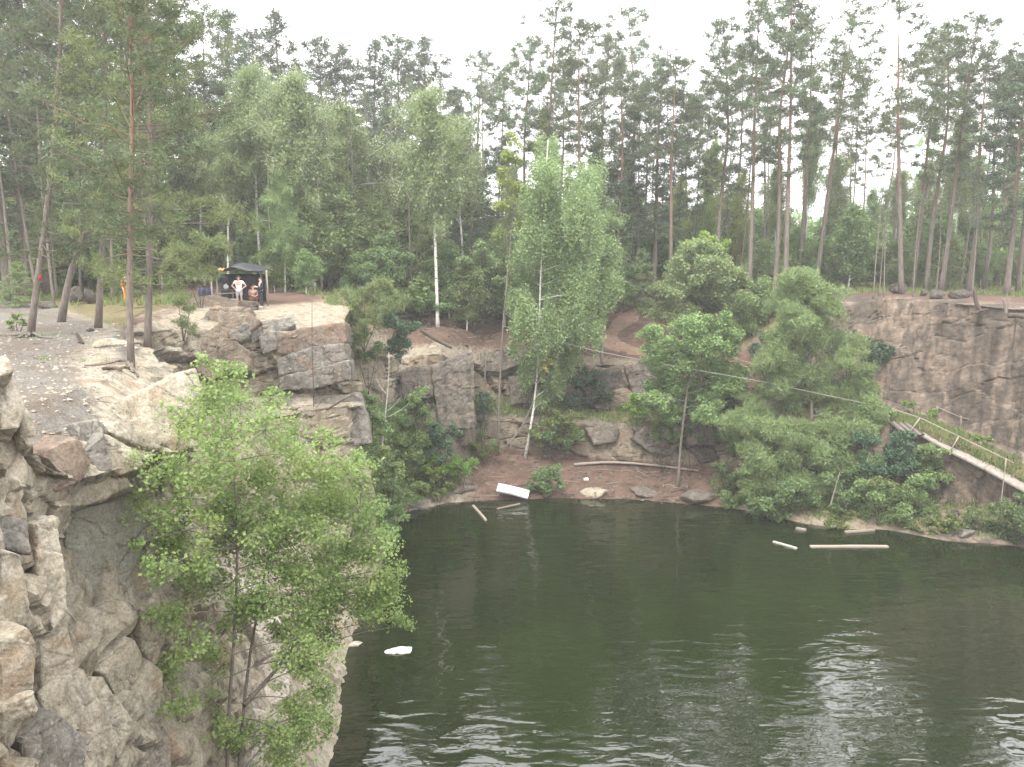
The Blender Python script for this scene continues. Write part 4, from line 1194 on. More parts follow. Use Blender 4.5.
# young growth at the wood's edge
under = [
 ('sapling1', 306, 56, 250, 'young birch with thin pale stem at the back of the ledge'),
 ('sapling0', 250, 66, 240, 'young pine right behind the tarp roof'),
 ('sapling1', 275, 58, 245, 'leafy young birch right of the people at the camp'),
 ('sapling0', 20, 42, 262, 'young pine in the shade left of the painted pine'),
 ('sapling0', 130, 50, 262, 'young pine behind the person in yellow'),
 ('sapling1', 505, 68, 225, 'young birch at the top of the dirt slope'),
 ('sapling0', 614, 74, 230, 'young pine at the head of the dirt path'),
 ('sapling0', 640, 72, 250, 'small young pine beside the dirt path'),
 ('sapling1', 760, 70, 240, 'young birch in front of the twin pine stems'),
 ('sapling1', 845, 74, 240, 'bright young birch behind the black boulder'),
 ('sapling0', 915, 72, 235, 'young pine behind the cliff edge boulders'),
 ('sapling0', 948, 66, 240, 'dark young pine near the grey rocks on the cliff'),
 ('sapling1', 980, 70, 245, 'young birch behind the leaning stump'),
 ('sapling1', 1012, 66, 250, 'young birch at the far end of the cliff edge'),
 ('sapling1', 880, 80, 240, 'light young birch behind the bare saplings'),
 ('sapling0', 540, 74, 220, 'young pine behind the weeping birch stem'),
 ('sapling0', 425, 66, 240, 'young pine left of the round topped shrub tree'),
]
for key, u, Y, vt, lab in under: place(key, lab, u, Y, vt, wide=1.25)


# --- shrub layer between the stems
for k_ in range(3):
    rng = np.random.default_rng(170 + k_)
    cl_ = [(np.array([rng.normal() * .9, rng.normal() * .9, rng.uniform(.5, 2.6)]), rng.uniform(.5, .85)) for _ in range(11)]
    reg('shrub%d' % k_, 'shrub', clump_plant(rng, [[(0, 0, -.2), (.1, 0, .8), (.2, .1, 1.6)], [(.1, 0, -.2), (-.3, .2, .9), (-.5, .3, 1.5)]], .04, cl_, 'leaf', .17, 11, 7, True, .35, .55), 'bark_dark', ('bush', 'birch', 'bush')[k_], 'bush')
PH['shru'] = 3
for grp, lab, us, ys, n_ in (
    ('shrubs in the wood behind the gravel', 'green shrub in the dark wood behind the gravel', (0, 170), (52, 74), 22),
    ('shrubs in the wood behind the camp', 'green shrub in the wood behind the camp and the ledge', (262, 430), (62, 86), 24),
    ('shrubs above the dirt slope', 'green shrub among the stems above the dirt slope', (440, 760), (76, 92), 30),
    ('shrubs of the open wood', 'light green shrub in the open wood behind the cliff edge', (770, 1030), (72, 92), 26)):
    for k_ in range(n_):
        u_ = us[0] + (us[1] - us[0]) * (k_ + _prng.random()) / n_
        if 590 < u_ < 672: continue
        place('shrub%d' % _prng.randrange(3), lab, u_, _prng.uniform(*ys), height=_prng.uniform(2.2, 5.0), group=grp, wide=1.15)


for grp, lab, us, ys, hs, n_ in (
    ('young birches behind the camp', 'slim young birch in the green wood behind the camp and the ledge', (255, 500), (60, 78), (5, 9.5), 15),
    ('young birches behind the gravel', 'slim young birch in the wood behind the gravel plateau', (0, 215), (50, 72), (5, 9), 12),
    ('young birches above the dirt slope', 'slim young birch among the pines above the dirt slope', (500, 770), (78, 96), (6, 12), 18),
    ('young birches of the open wood', 'slim young birch in the open wood behind the cliff opposite', (770, 1030), (70, 90), (4, 8), 14)):
    for k_ in range(n_):
        u_ = us[0] + (us[1] - us[0]) * (k_ + _prng.random()) / n_
        place('sapling1', lab, u_, _prng.uniform(*ys), height=_prng.uniform(*hs), group=grp, wide=1.25)


# --- far wood beyond, one mass
def far_wood():
    rng = np.random.default_rng(77)
    K, T = [], MB()
    for k in range(620):
        Y = rng.uniform(92, 190)
        u = rng.uniform(-120, 1150)
        x = XU(u, Y); z = 13.8
        lo = u > 480
        h = rng.uniform(6, 11) if lo and rng.random() < .93 else rng.uniform(12, 20)
        if u < 480: h = rng.uniform(13, 21)
        n = int(230 * (h / 12))
        w = rng.uniform(1.6, 3.2)
        zz = rng.uniform(.02, 1, n) ** .9
        c = np.stack([x + rng.normal(size=n) * w * (1.1 - zz * .7) * .6, Y + rng.normal(size=n) * w * .6, z + zz * h], 1)
        K.append(c)
        if k % 3 == 0: T.tube([(x, Y, z - .5), (x + rng.normal() * .3, Y, z + h)], [.16, .04], 4, False)
    C = np.vstack(K)
    V, q = leaf_quads(rng, C, .62, .2, 1.3)
    m = MB(); m.add(V, q)
    tag(link('forest', m.mesh('forest'), M['bush']), 'distant dark wood closing the view between the stems', None, None, 'stuff')


far_wood()

# ------------------------------------------------------------------ trees and bushes around the far bank, clump by clump
def px_clumps(lst, Y, dy=1.0, seed=1):
    r_ = np.random.default_rng(seed); out = []
    for c in lst:
        u, v, r = c[:3]
        y = (c[3] if len(c) > 3 else Y) + r_.uniform(-dy, dy)
        out.append((PY(u, v, y), r * y / FPX))
    return out


def px_plant(name, label, cat, base_px, Y, stems, clumps, r0, bark, leaf, kind='leaf', ls=.14, dens=30, dy=1.2, seed=1, group=None, sub=8, **kw):
    if kind == 'leaf': ls, dens = ls * .8, dens * 1.45
    rng = np.random.default_rng(seed)
    b = PY(base_px[0], base_px[1], Y); b[2] = min(b[2], gz(b[0], b[1], b[2])) if abs(gz(b[0], b[1], b[2]) - b[2]) < 3 else b[2]
    st = [[b - [0, 0, .3]] + [PY(u, v, Y + (rest[0] if rest else 0)) for u, v, *rest in s] for s in stems]
    T, K = clump_plant(rng, st, r0, px_clumps(clumps, Y, dy, seed), kind, ls, dens, sub, **kw)
    return plant_thing(name, label, cat, b, T, K, bark, leaf, group)


# weeping birch in the middle
px_plant('birch_tree', 'weeping birch with a bent white stem hanging over the beach', 'tree', (524, 440), 58.2,
         [[(531, 428), (537, 395), (539, 330), (541, 260), (545, 190), (548, 140)]],
         [(548,150,14),(545,175,18),(560,190,22),(535,205,20),(552,220,26),(575,215,22),(590,235,22),(530,240,20),(550,255,26),(580,262,26),(604,255,16),
          (528,280,20),(556,290,26),(585,295,24),(608,290,16),(535,315,20),(562,325,22),(588,330,18),(520,330,14),(545,350,18),(570,360,16),(530,365,14),
          (555,385,14),(540,400,10),(515,300,12),(598,180,16),(580,185,18),(512,350,8),(576,340,14),(525,380,12),(560,345,16),(600,310,12),(548,372,14),(536,345,14),(566,235,20),(520,265,14),(598,270,16)],
         .10, 'birch_bark', 'birch_pale', ls=.125, dens=36, dy=1.8, seed=31, flat=.1, fill=.66, elong=1.8, tw=.014, zs=1.7, xs=.5, sub=14)
px_plant('birch_sapling', 'young umbrella shaped birch on the slope below the dirt path', 'tree', (578, 362), 61,
         [[(579, 340), (578, 322)]], [(570,318,12),(585,316,12),(578,308,12),(594,324,9),(564,326,9)], .04, 'bark_grey', 'birch', ls=.14, dens=30, dy=.6, seed=32)
# grey barked slender tree standing left of it
px_plant('thin_tree', 'grey slender tree with sparse leaves rising left of the weeping birch', 'tree', (497, 425), 58.6,
         [[(500, 380), (503, 320), (509, 260), (514, 210), (516, 150)]],
         [(516,160,14),(508,178,14),(522,190,14),(505,205,12),(520,225,12),(514,142,10),(500,232,10)], .10, 'bark_grey', 'yellowgreen', ls=.15, dens=16, dy=1, seed=33)
# sapling on the beach
px_plant('willow_tree', 'leafy grey green tree growing on the beach in front of the rocks', 'tree', (678, 487), 54.6,
         [[(680, 450), (684, 415), (690, 370), (694, 330)]],
         [(690,330,18),(672,345,16),(708,345,18),(660,362,16),(685,365,20),(712,368,18),(668,385,18),(692,388,18),(716,388,14),(678,405,14),(655,385,12),(700,405,12),(728,350,12),(650,350,10),(682,350,15),(670,352,11),(659,367,14),(704,346,16),(705,322,11),(736,374,13),(649,334,12),(721,321,12),(671,414,12),(722,383,14),(695,322,11),(733,385,15),(708,415,15),(715,369,14),(715,368,14),(656,402,13),(731,334,13),(711,404,13),(680,353,11),(656,402,15)],
         .11, 'bark_grey', 'birch', ls=.14, dens=52, dy=1.5, seed=34, fill=.56, sub=14)
px_plant('sallow_tree', 'round pale yellow green sallow on the slope with a bright top', 'tree', (700, 350), 62,
         [[(700, 320), (698, 290), (697, 255)]],
         [(690,252,14),(706,250,14),(722,258,10),(680,270,14),(700,272,18),(720,278,14),(672,290,16),(694,295,18),(716,300,18),(735,300,12),(662,312,14),(684,318,18),(710,322,16),(738,320,14),(655,330,10),(677,294,13),(718,264,15),(690,319,15),(707,257,14),(735,274,14),(733,298,11),(711,269,15),(714,274,15),(711,276,15),(732,303,14),(709,292,16),(688,255,15),(700,294,14),(679,265,11),(724,324,14),(727,291,11),(729,300,14),(661,288,12)],
         .09, 'bark_grey', 'birch_pale', ls=.15, dens=50, dy=1.7, seed=35, fill=.56, sub=14)
px_plant('sallow_bush', 'yellow green bush crown right above the round sallow', 'bush', (712, 285), 65,
         [[(712, 265)]], [(690,244,11),(706,240,12),(722,247,10),(712,254,10)], .05, 'bark_grey', 'yellowgreen', ls=.16, dens=28, dy=.8, seed=36)
px_plant('sallow_bush', 'grey green bush below the person in the white shirt', 'bush', (752, 330), 61,
         [[(752, 300)]], [(744,282,12),(758,290,14),(742,305,14),(762,310,14),(750,322,14),(776,300,12),(784,316,12)], .05, 'bark_grey', 'birch', ls=.14, dens=46, dy=1.2, seed=37, fill=.56, sub=12)
# bushy young pine
yp = [(796,280,17,52.3),(805,285,20,53.6),(797,292,18,52.6),(792,294,16,53.9),(822,300,20,52.4),(814,302,19,53.7),(787,307,18,53.3),(791,310,17,52.2),(829,314,18,52.6),(812,317,20,53.7),(803,319,18,52.9),(796,321,20,52.1),(816,324,16,53.1),(797,328,21,52.4),(787,331,18,52.6),(826,334,16,53.1),(778,338,14,52.5),(817,341,16,52.7),(805,342,14,53.4),(846,347,19,53.9),(790,347,21,53.6),(846,351,18,53.6),(781,353,17,52.3),(850,356,16,52.0),(778,358,19,52.7),(770,361,21,52.8),(765,364,14,52.3),(773,368,14,53.2),(783,370,21,53.2),(811,371,19,53.2),(859,375,17,53.2),(798,377,14,53.2),(780,380,20,53.2),(808,383,14,53.2),(779,384,15,53.2),(851,387,15,53.2),(858,389,18,53.2),(796,393,20,53.2),(843,395,19,53.2),(758,397,15,53.2),(858,400,20,53.2),(828,402,20,53.2),(849,405,18,53.2),(832,407,16,53.2),(869,410,15,53.2),(871,413,19,52.1),(757,415,21,53.3),(762,415,18,53.1),(868,419,16,52.0),(738,422,20,52.2),(849,424,20,53.1),(764,426,19,52.7),(849,428,17,53.1),(739,429,18,53.0),(824,433,15,52.7),(812,435,14,53.7),(743,437,18,52.8),(778,440,16,53.0)]
yl = [(862,431,15),(819,484,17),(796,482,19),(750,484,15),(779,481,17),(841,436,19),(764,435,17),(784,461,19),(830,425,16),(810,458,18),(802,430,15),(847,449,19),(864,467,18),(818,446,19),(800,486,16),(850,478,18),(797,434,19),(787,469,15),(752,435,19),(764,485,16),(813,448,18),(754,452,20),(764,469,16),(779,427,14),(860,481,19),(842,489,15),(814,458,17),(858,476,20),(756,469,18),(834,466,19),(780,487,16),(816,485,18),(780,440,16),(820,492,19)]
px_plant('young_pine', 'bushy young pine with soft light needles and a red brown stem above the shore', 'tree', (812, 424), 52.9,
         [[(812, 412), (811, 400), (809, 350), (806, 290)]], yp, .13, 'bark', 'needle_light', 'needle', dens=26, dy=.7, seed=38, sub=9, nl=.30, nw=.045, fill=.58)
px_plant('young_pine', 'low spreading young pine with light needles at the foot of the tall one', 'tree', (800, 500), 50.4,
         [[(800, 470), (804, 440)], [(770, 470), (760, 440)]], yl, .06, 'bark', 'needle_light', 'needle', dens=26, dy=.9, seed=39, sub=9, nl=.28, nw=.045, fill=.58)
# shore bushes
def bush(label, cl, Y, leaf, seed, ls=.125, dens=46, name='bush', dy=.7, base=None, group=None, bark='bark_dark', cat='bush', kind='leaf', **kw):
    cu = np.mean([c[0] for c in cl]); vb = max(c[1] + c[2] * .8 for c in cl)
    bpx = base or (cu, vb)
    stems = [[(c[0], c[1])] for c in cl[:3]]
    return px_plant(name, label, cat, bpx, Y, stems, cl, kw.pop('r0', .03), bark, leaf, kind, ls, dens, dy, seed, group, **kw)


bush('wide green bush overhanging the water under the young pine', [(752,492,16),(770,500,18),(790,490,20),(806,502,18),(826,508,14),(776,516,12),(756,510,12),(812,518,10)], 49.4, 'bush', 51)
bush('dark blue green bush below the wooden platform', [(870,440,16),(890,452,18),(880,470,20),(905,470,18),(862,462,16),(915,455,14),(900,440,14)], 49.6, 'bush_dark', 52)
bush('big grey green bush on the shore left of the walled recess', [(868,490,18),(888,494,20),(910,490,20),(926,480,14),(900,512,18),(880,514,16),(926,505,14),(862,508,14),(916,518,12)], 48.2, 'birch', 53)
bush('yellowing bush half way up inside the shore thicket', [(880,480,8),(890,484,8),(872,482,6)], 47.6, 'weed', 54)
bush('low weedy bush at the water beside the grey planks', [(836,520,10),(848,514,9),(828,524,8),(842,526,8)], 47.8, 'weed', 55)
bush('drooping green bush at the far end of the shore', [(1008,508,14),(1022,520,18),(1002,526,14),(1030,500,16),(1018,536,12),(1034,534,14)], 44.6, 'bush', 56)
bush('green beach bush right of the white board', [(540,476,11),(554,472,12),(534,486,9),(550,486,12),(562,484,8)], 53.8, 'bush', 57, base=(548, 494))
bush('dark rounded bush on the green bank below the buttress', [(440,428,12),(430,440,13),(446,444,14),(436,454,12),(452,432,10)], 53.2, 'bush_dark', 58)
bush('bright green bush in the rock cleft above the beach', [(636,402,10),(648,406,10),(628,408,8),(640,412,8)], 57.6, 'bush_bright', 59)
bush('dark green bush on the rocks right of the bright one', [(662,430,10),(672,436,9),(656,438,8)], 56.4, 'bush', 60)
bush('dark bush clinging to the cliff wall opposite', [(868,342,10),(880,350,12),(872,358,11),(884,362,8)], 55.6, 'bush_dark', 61)
bush('dark juniper on the slope beside the fallen log', [(396,322,15),(404,338,15),(392,346,12),(410,326,10),(400,352,9)], 52, 'bush_dark', 62)
bush('light feathery young pine hanging over the ledge corner', [(346,300,16),(365,292,16),(384,304,16),(352,318,16),(372,320,16),(340,330,12),(362,336,14),(384,290,14),(335,306,12),(400,300,12)], 50, 'needle_light', 63, name='young_pine', cat='tree', kind='needle', dens=22, nl=.26, nw=.04)
bush('soft green shrub tree behind the feathery young pine', [(360,262,18),(380,256,18),(372,276,18),(394,272,16),(350,282,14),(404,262,12),(386,240,14)], 60, 'bush', 64, name='shrub_tree', cat='tree')
px_plant('shrub_tree', 'round topped shrub tree with two dark stems at the top of the dirt slope', 'tree', (474, 312), 64,
         [[(470, 290), (472, 265)], [(478, 290), (482, 265)]], [(465,262,13),(482,256,13),(496,266,12),(474,275,12),(490,280,10),(458,276,10),(500,280,8),(480,246,8)], .1, 'bark_dark', 'birch_pale', ls=.15, dens=28, dy=1, seed=65)
bush('grey green shrub at the head of the dirt path', [(620,275,12),(632,268,10),(608,282,12),(626,290,10),(600,294,10)], 66, 'bush', 66)
bush('dark shrub growing over the rock face below the weeping birch', [(576,384,12),(590,376,12),(600,392,12),(570,398,10),(586,402,10)], 59.6, 'bush_dark', 68)
bush('weedy brown green shrubs on the bank beneath the weeping birch', [(548,424,10),(562,418,12),(572,430,12),(556,440,10),(540,440,9),(580,416,8)], 57.8, 'weed', 69)
bush('pale branchy shrub at the top of the gully', [(178,300,10),(190,310,10),(182,322,10),(194,328,8),(172,288,10)], 36, 'needle_light', 70, kind='needle', dens=26, nl=.2, nw=.03)
bush('soft pale green tree left of the camp shelter', [(196,246,18),(214,240,16),(180,258,16),(206,262,16),(226,248,10),(190,272,12),(170,270,12),(212,274,8)], 44, 'needle_light', 71, name='young_pine', cat='tree', kind='needle', dens=26, nl=.24, nw=.035)
bush('small bushes of green weeds along the path under the cliff', [(920,408,6),(932,412,6),(910,404,6)], 53.5, 'bush_bright', 72, ls=.12)
bush('low green weeds at the cliff foot above the pale walkway', [(990,440,7),(1002,444,6),(978,436,5)], 50, 'bush_bright', 73, ls=.12)
bush('green weeds in the dark notch above the lower ledge', [(268,392,6),(282,394,5)], 38.3, 'bush_bright', 74, ls=.11)
bush('small fern tuft growing on the near cliff overhang', [(112,648,7),(124,642,6),(104,654,5)], hit(114, 652)[1] - .15, 'bush_bright', 75, ls=.06, dens=90, dy=.1, name='fern_tuft', cat='plant', base=(114, 656), r0=.008)
bush('thin green sprig on the rock at the cliff corner', [(170,410,10),(160,436,8),(178,424,8)], 18.6, 'hero_leaf', 76, ls=.07, dens=40, dy=.2, name='sprig', cat='plant')
bush('yellow leaved bush under the weeping birch', [(546,352,6),(550,362,6),(544,368,5)], 57, 'dry', 77, ls=.13, dens=22)
bush('green shrub on the lower ledge next to the aspen', [(410,400,10),(420,392,9),(404,414,9)], 50.5, 'birch', 78)
bush('mossy green shrub at the alcove mouth', [(482,436,7),(492,442,7),(476,446,6)], 57, 'weed', 79)
bush('dark shrub in the shade of the beach tree', [(690,426,9),(700,436,8),(682,436,7)], 55.6, 'bush', 80)
bush('olive bush at the foot of the stepped rocks', [(720,470,10),(736,478,12),(728,490,9)], 52.4, 'bush', 81)
bush('dark green bushes on the slope behind the rope', [(756,352,12),(772,344,12),(764,336,10)], 58.4, 'bush_dark', 82)
bush('low olive shrub on the gravel edge behind the painted pine', [(16,318,7),(24,322,6),(10,324,6)], 30, 'weed', 83, ls=.09, dens=50)

bush('dense bush spilling down below the handrail', [(925,452,12),(936,462,14),(946,476,12),(922,470,12),(940,450,9),(930,488,10)], 48.9, 'birch', 84)
bush('small green bush at the foot of the walled recess', [(958,522,8),(966,516,7),(950,520,8),(942,528,7)], 46.2, 'weed', 85)
bush('green bush on the bank between dead birch and buttress', [(404,444,12),(414,456,12),(398,462,11),(422,440,10),(410,474,10),(394,482,9)], 52.0, 'birch', 86)
bush('pale green weeds on the bank at the water beside the grey rock', [(436,476,9),(448,484,8),(426,486,8),(440,492,7)], 52.4, 'weed', 87)
bush('bright weeds on the bank below the dark rounded bush', [(456,462,9),(466,470,8),(448,470,8),(474,462,6)], 53.6, 'bush_bright', 88, ls=.11)
bush('yellow green weeds at the alcove beside the bent stem', [(474,446,8),(486,452,8),(496,450,6)], 56.6, 'weed', 89)
bush('trailing green shrub covering the buttress side', [(414,400,9),(424,412,9),(408,420,9),(430,424,8),(402,404,8)], 54.0, 'birch', 90)
bush('dark shrub between the buttress and the alcove', [(482,396,8),(486,410,8),(480,424,7)], 57.4, 'bush_dark', 91)
bush('brown green shrub on the bank above the broken rock', [(536,430,9),(546,436,9),(556,428,9),(566,444,9),(578,436,8),(570,424,8)], 58.0, 'bush', 92)
bush('leafy bush on the stepped rocks right of the beach tree', [(730,424,10),(742,434,10),(722,436,9),(748,420,9),(736,446,9)], 55.4, 'bush', 94)
bush('grey green bush above the stepped rocks', [(742,396,10),(752,406,10),(734,404,8)], 56.2, 'bush', 95)
bush('green shrub on the slope at the left of the dirt slope', [(430,300,10),(442,306,10),(420,308,9)], 62, 'bush', 96)
bush('dark leafy bush at the foot of the feathery young pine', [(356,350,10),(368,356,10),(378,348,10)], 51, 'bush', 97)

bush('tangled green bush on the bank between the two shore thickets', [(838,486,13),(850,474,13),(842,500,12),(828,478,11),(856,494,12)], 48.9, 'bush', 98)
bush('tall green bush under the upper end of the path', [(868,412,12),(880,420,12),(860,426,11),(872,432,10),(886,410,9)], 51.6, 'birch', 99)
bush('light green bush on the lower bank at the ledge foot', [(400,490,11),(412,496,10),(392,500,10),(420,488,9)], 50.6, 'birch', 101)
bush('fresh green weeds between dead birch and the water', [(424,470,9),(434,462,9),(416,478,8),(440,470,8)], 52.6, 'bush_bright', 102, ls=.10)

bush('shrubs clinging below the lower ledge at its corner', [(384,452,13),(396,470,13),(378,470,12),(390,490,13),(402,500,12)], 42.6, 'birch', 103)
bush('green bush at the water under the ledge corner', [(398,516,12),(386,512,12),(392,530,12),(376,500,11)], 41.6, 'bush', 104)
bush('small bush on the slope right behind the big ledge blocks', [(362,392,9),(372,400,9),(366,412,9),(378,416,9),(384,430,9)], 45.5, 'birch', 105)
bush('light shrub sprouting from the wall behind the aspen crown', [(352,470,12),(362,486,12),(344,488,11),(370,506,11),(354,508,11)], 39.2, 'birch', 106)

bush('ragged green bush on the bare shore below the walkway end', [(976,512,8),(986,520,8),(992,508,8),(970,522,7)], 45.6, 'birch', 107)
bush('low ragged weeds along the shore left of the dark stone', [(926,524,8),(938,520,8),(932,532,7),(918,530,7)], 46.8, 'weed', 108)
bush('small green bush at the right end of the brown beach', [(724,496,9),(734,502,9),(742,494,9),(728,506,7)], 51.4, 'birch', 109)

# bare saplings, stems and logs
def stick(label, pts, w0, w1, mat, name='log', cat='log', branches=(), group=None):
    pts = [np.asarray(p) for p in pts]
    b = pts[0]
    o = thing(name, label, cat, b, group)
    m = MB(); P = smooth_path([p - b for p in pts], 10); m.tube(P, np.linspace(w0, w1, 10), 8)
    link('stem', m.mesh('stem', True), M[mat], o)
    if branches:
        for q in branches:
            mm = MB(); mm.tube(smooth_path([np.asarray(x) - b for x in q], 5), np.linspace(w1 * 1.4, w1 * .4, 5), 5)
            link('branch', mm.mesh('branch', True), M[mat], o)
    return o


Yb = 47.6
stick('white dead birch sapling with bare forked twigs above the green bank', [PY(381,470,Yb), PY(382,440,Yb), PY(386,410,Yb), PY(389,380,Yb), PY(389,352,Yb)], .07, .02, 'white_paint', 'dead_sapling', 'tree',
      [[PY(384,425,Yb), PY(378,412,Yb), PY(372,402,Yb)], [PY(386,412,Yb), PY(396,404,Yb), PY(400,398,Yb)], [PY(388,395,Yb), PY(380,388,Yb), PY(376,378,Yb)], [PY(385,418,Yb), PY(400,412,Yb), PY(408,404,Yb)]])
stick('dark thin bare sapling on the lower ledge', [PY(314,440,38.6), PY(314,400,38.6), PY(312,350,38.6), PY(312,300,38.6)], .03, .012, 'bark_dark', 'dead_sapling', 'tree',
      [[PY(314,410,38.6), PY(326,396,38.4)], [PY(324,438,38.4), PY(328,410,38.4)]])
stick('fallen dark log leaning down the slope from the juniper', [PY(421,330,55), PY(436,340,55), PY(452,348,55)], .14, .09, 'bark_dark')
stick('thin pale pole lying slanted in the feathery young pine', [PY(348,301,50.5), PY(376,309,50.5)], .05, .03, 'dead', 'pole', 'pole', [[PY(362,304,50.5), PY(362,314,50.4)]])
stick('bent grey stem leaning against the white birch foot', [PY(505,448,58), PY(522,428,58), PY(534,400,58)], .08, .04, 'bark_grey', 'bent_stem', 'tree')
pz = [hit(u, v) for u, v in ((574, 466), (600, 463), (630, 464), (660, 467), (698, 472))]
stick('long pale driftwood trunk lying along the back of the beach', [p + [0, -.1, .12] for p in pz], .12, .07, 'dead', 'driftwood_log')
stick('light log leaning on the cliff wall opposite', [PY(897,366,55.6), PY(920,379,54.8)], .10, .07, 'dead', 'log')
stick('pale thin bare stem leaning out of the shore thicket', [PY(830,508,48.2), PY(835,488,48.2), PY(840,472,48.2)], .05, .02, 'dead', 'dead_sapling', 'tree')
stick('thin white pole leaning at the end of the railing', [PY(1000,512,45.2), PY(1003,485,45.3), PY(1006,462,45.5)], .035, .025, 'dead', 'pole', 'pole')
stick('dark thin post standing in the alcove beside the birch', [PY(484,420,58.5), PY(485,370,58.5), PY(487,352,58.5)], .06, .05, 'bark_grey', 'dead_sapling', 'tree')
stick('pale broken tree stump standing below the dirt path', [PY(602,364,60.8), PY(602,346,60.8), PY(601,336,60.8)], .14, .11, 'dead', 'stump', 'stump')
stick('leaning grey stump with roots on the cliff edge opposite', [PY(980,312,51.5), PY(976,302,51.6), PY(974,288,51.7)], .16, .10, 'bark_dark', 'stump', 'stump', [[PY(980,311,51.4), PY(988,309,51.2)], [PY(979,312,51.4), PY(971,313,51.2)]])
stick('twin stemmed stub beside the fallen log on the cliff edge', [PY(1006,315,49.6), PY(1005,306,49.6), PY(1003,298,49.6)], .10, .06, 'bark_grey', 'stump', 'stump', [[PY(1006,313,49.6), PY(1010,298,49.6)]])
stick('black fallen log on the far end of the cliff edge', [PY(1008,316,49), PY(1018,315,48.6), PY(1032,319,48.2)], .16, .13, 'bark_dark')
stick('crossed dark branch lying on the lower ledge', [PY(326,410,38.3), PY(346,398,38.6), PY(353,395,38.8)], .05, .03, 'bark_dark', 'branch', 'branch')
stick('dark short post leaning on the gravel between pines', [hit(83, 344), hit(83, 344) + [-.25, .1, .36]], .055, .05, 'bark_dark', 'post', 'post')
stick('second dark short post crossing beside the first on the gravel', [hit(79, 343), hit(79, 343) + [-.12, .1, .40]], .05, .045, 'bark_grey', 'post', 'post')
bt = hit(113, 344)
m = MB(); m.tube([(0, 0, 0), (0, 0, .22), (0, 0, .27), (0, 0, .33)], [.045, .045, .02, .02], 10)
tag(link('bottle', m.mesh('bottle', True), M['blue'], None, bt), 'small blue bottle standing on the pale rock slab', 'bottle')


# floating wood and the white board
def on_water(u, v, z=0.0):
    d = raydir(u, v); return np.array([0, 0, CAM_H]) + d * ((z - CAM_H) / d[2])


def plank(label, a, b, w, th, mat, name='plank', cat='plank', z=.03, twist=0, tilt=0):
    a, b = on_water(*a), on_water(*b)
    c = (a + b) / 2; L = np.linalg.norm(b - a); ang = math.atan2(b[1] - a[1], b[0] - a[0])
    bm = bmesh.new(); bmesh.ops.create_cube(bm, size=1)
    for v in bm.verts: v.co = (v.co.x * L, v.co.y * w, v.co.z * th)
    bmesh.ops.bevel(bm, geom=bm.edges, offset=min(w, th) * .15, segments=2, affect='EDGES')
    bmesh.ops.subdivide_edges(bm, edges=[e for e in bm.edges if abs(e.verts[0].co.x - e.verts[1].co.x) > L * .5], cuts=8)
    rr = random.Random(int(L * 1000))
    for v in bm.verts:
        v.co.z += .02 * math.sin(v.co.x * 1.3 + 1) * th * 4; v.co.y += rr.uniform(-1, 1) * w * .03
    me = bpy.data.meshes.new(name); bm.to_mesh(me); bm.free()
    o = link(name, me, M[mat], None, (c[0], c[1], z)); o.rotation_euler = (twist, tilt, ang)
    return tag(o, label, cat)


plank('long straight plank floating flat near the far shore', (810, 547), (888, 547), .26, .12, 'plank')
plank('short whitish stick floating left of the long plank', (773, 542), (797, 549), .14, .10, 'white_paint', 'driftwood_stick', 'stick')
plank('grey board stranded at the water under the weedy bush', (845, 533), (874, 531), .25, .12, 'dead', z=.06)
plank('shorter grey board stacked behind the stranded one', (850, 527), (864, 526), .22, .12, 'dead', z=.16)
plank('pale log floating end on below the white board', (473, 506), (486, 521), .17, .16, 'plank', 'driftwood_log', 'log')
plank('thin pale stick at the waterline by the aspen crown', (401, 514), (428, 507), .12, .08, 'dead', 'driftwood_stick', 'stick', .08)
plank('dim grey stick floating at the foot of the white board', (497, 509), (520, 504), .10, .08, 'dead', 'driftwood_stick', 'stick', .02)
plank('small grey stick at the water edge under the wide bush', (796, 529), (806, 531), .2, .14, 'dead', 'driftwood_stick', 'stick', .05)


def board():
    a, b = PY(498, 485, 53.6), PY(529, 494, 53.4)
    c = PY(513, 491, 53.3)
    o = thing('foam_board', 'thick white foam board lying tilted at the water edge of the beach', 'board', c)
    bm = bmesh.new(); bmesh.ops.create_cube(bm, size=1)
    for v in bm.verts: v.co = (v.co.x * 2.25, v.co.y * .85, v.co.z * .16)
    bmesh.ops.bevel(bm, geom=bm.edges, offset=.03, segments=3, affect='EDGES')
    bmesh.ops.triangulate(bm, faces=bm.faces); bmesh.ops.subdivide_edges(bm, edges=bm.edges, cuts=2)
    for v in bm.verts:
        n = math.sin(v.co.x * 7 + v.co.y * 5) * .012; v.co.z += n + .03 * math.cos(v.co.x * 1.5)
    me = bpy.data.meshes.new('slab'); bm.to_mesh(me); bm.free()
    link('slab', me, M['foam'], o)
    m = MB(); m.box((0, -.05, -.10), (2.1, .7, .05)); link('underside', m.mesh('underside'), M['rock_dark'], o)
    o.rotation_euler = (R(22), R(12), R(-6))


board()
cl_ = hit(586, 480)
m = MB(); m.box((0, 0, .06), (.35, .25, .12)); m.box((.05, .02, .14), (.2, .15, .05))
tag(link('litter', m.mesh('litter'), M['foam'], None, cl_), 'small white piece of litter on the brown beach', 'litter')

# ------------------------------------------------------------------ path furniture on the right
def pole_between(a, b, r, name, mat, parent, seg=7):
    m = MB(); a, b = np.asarray(a), np.asarray(b); o0 = np.array(parent.location)
    m.tube([a - o0, (a + b) / 2 - o0, b - o0], [r, r * .95, r * .9], seg)
    return link(name, m.mesh(name, True), M[mat], parent)


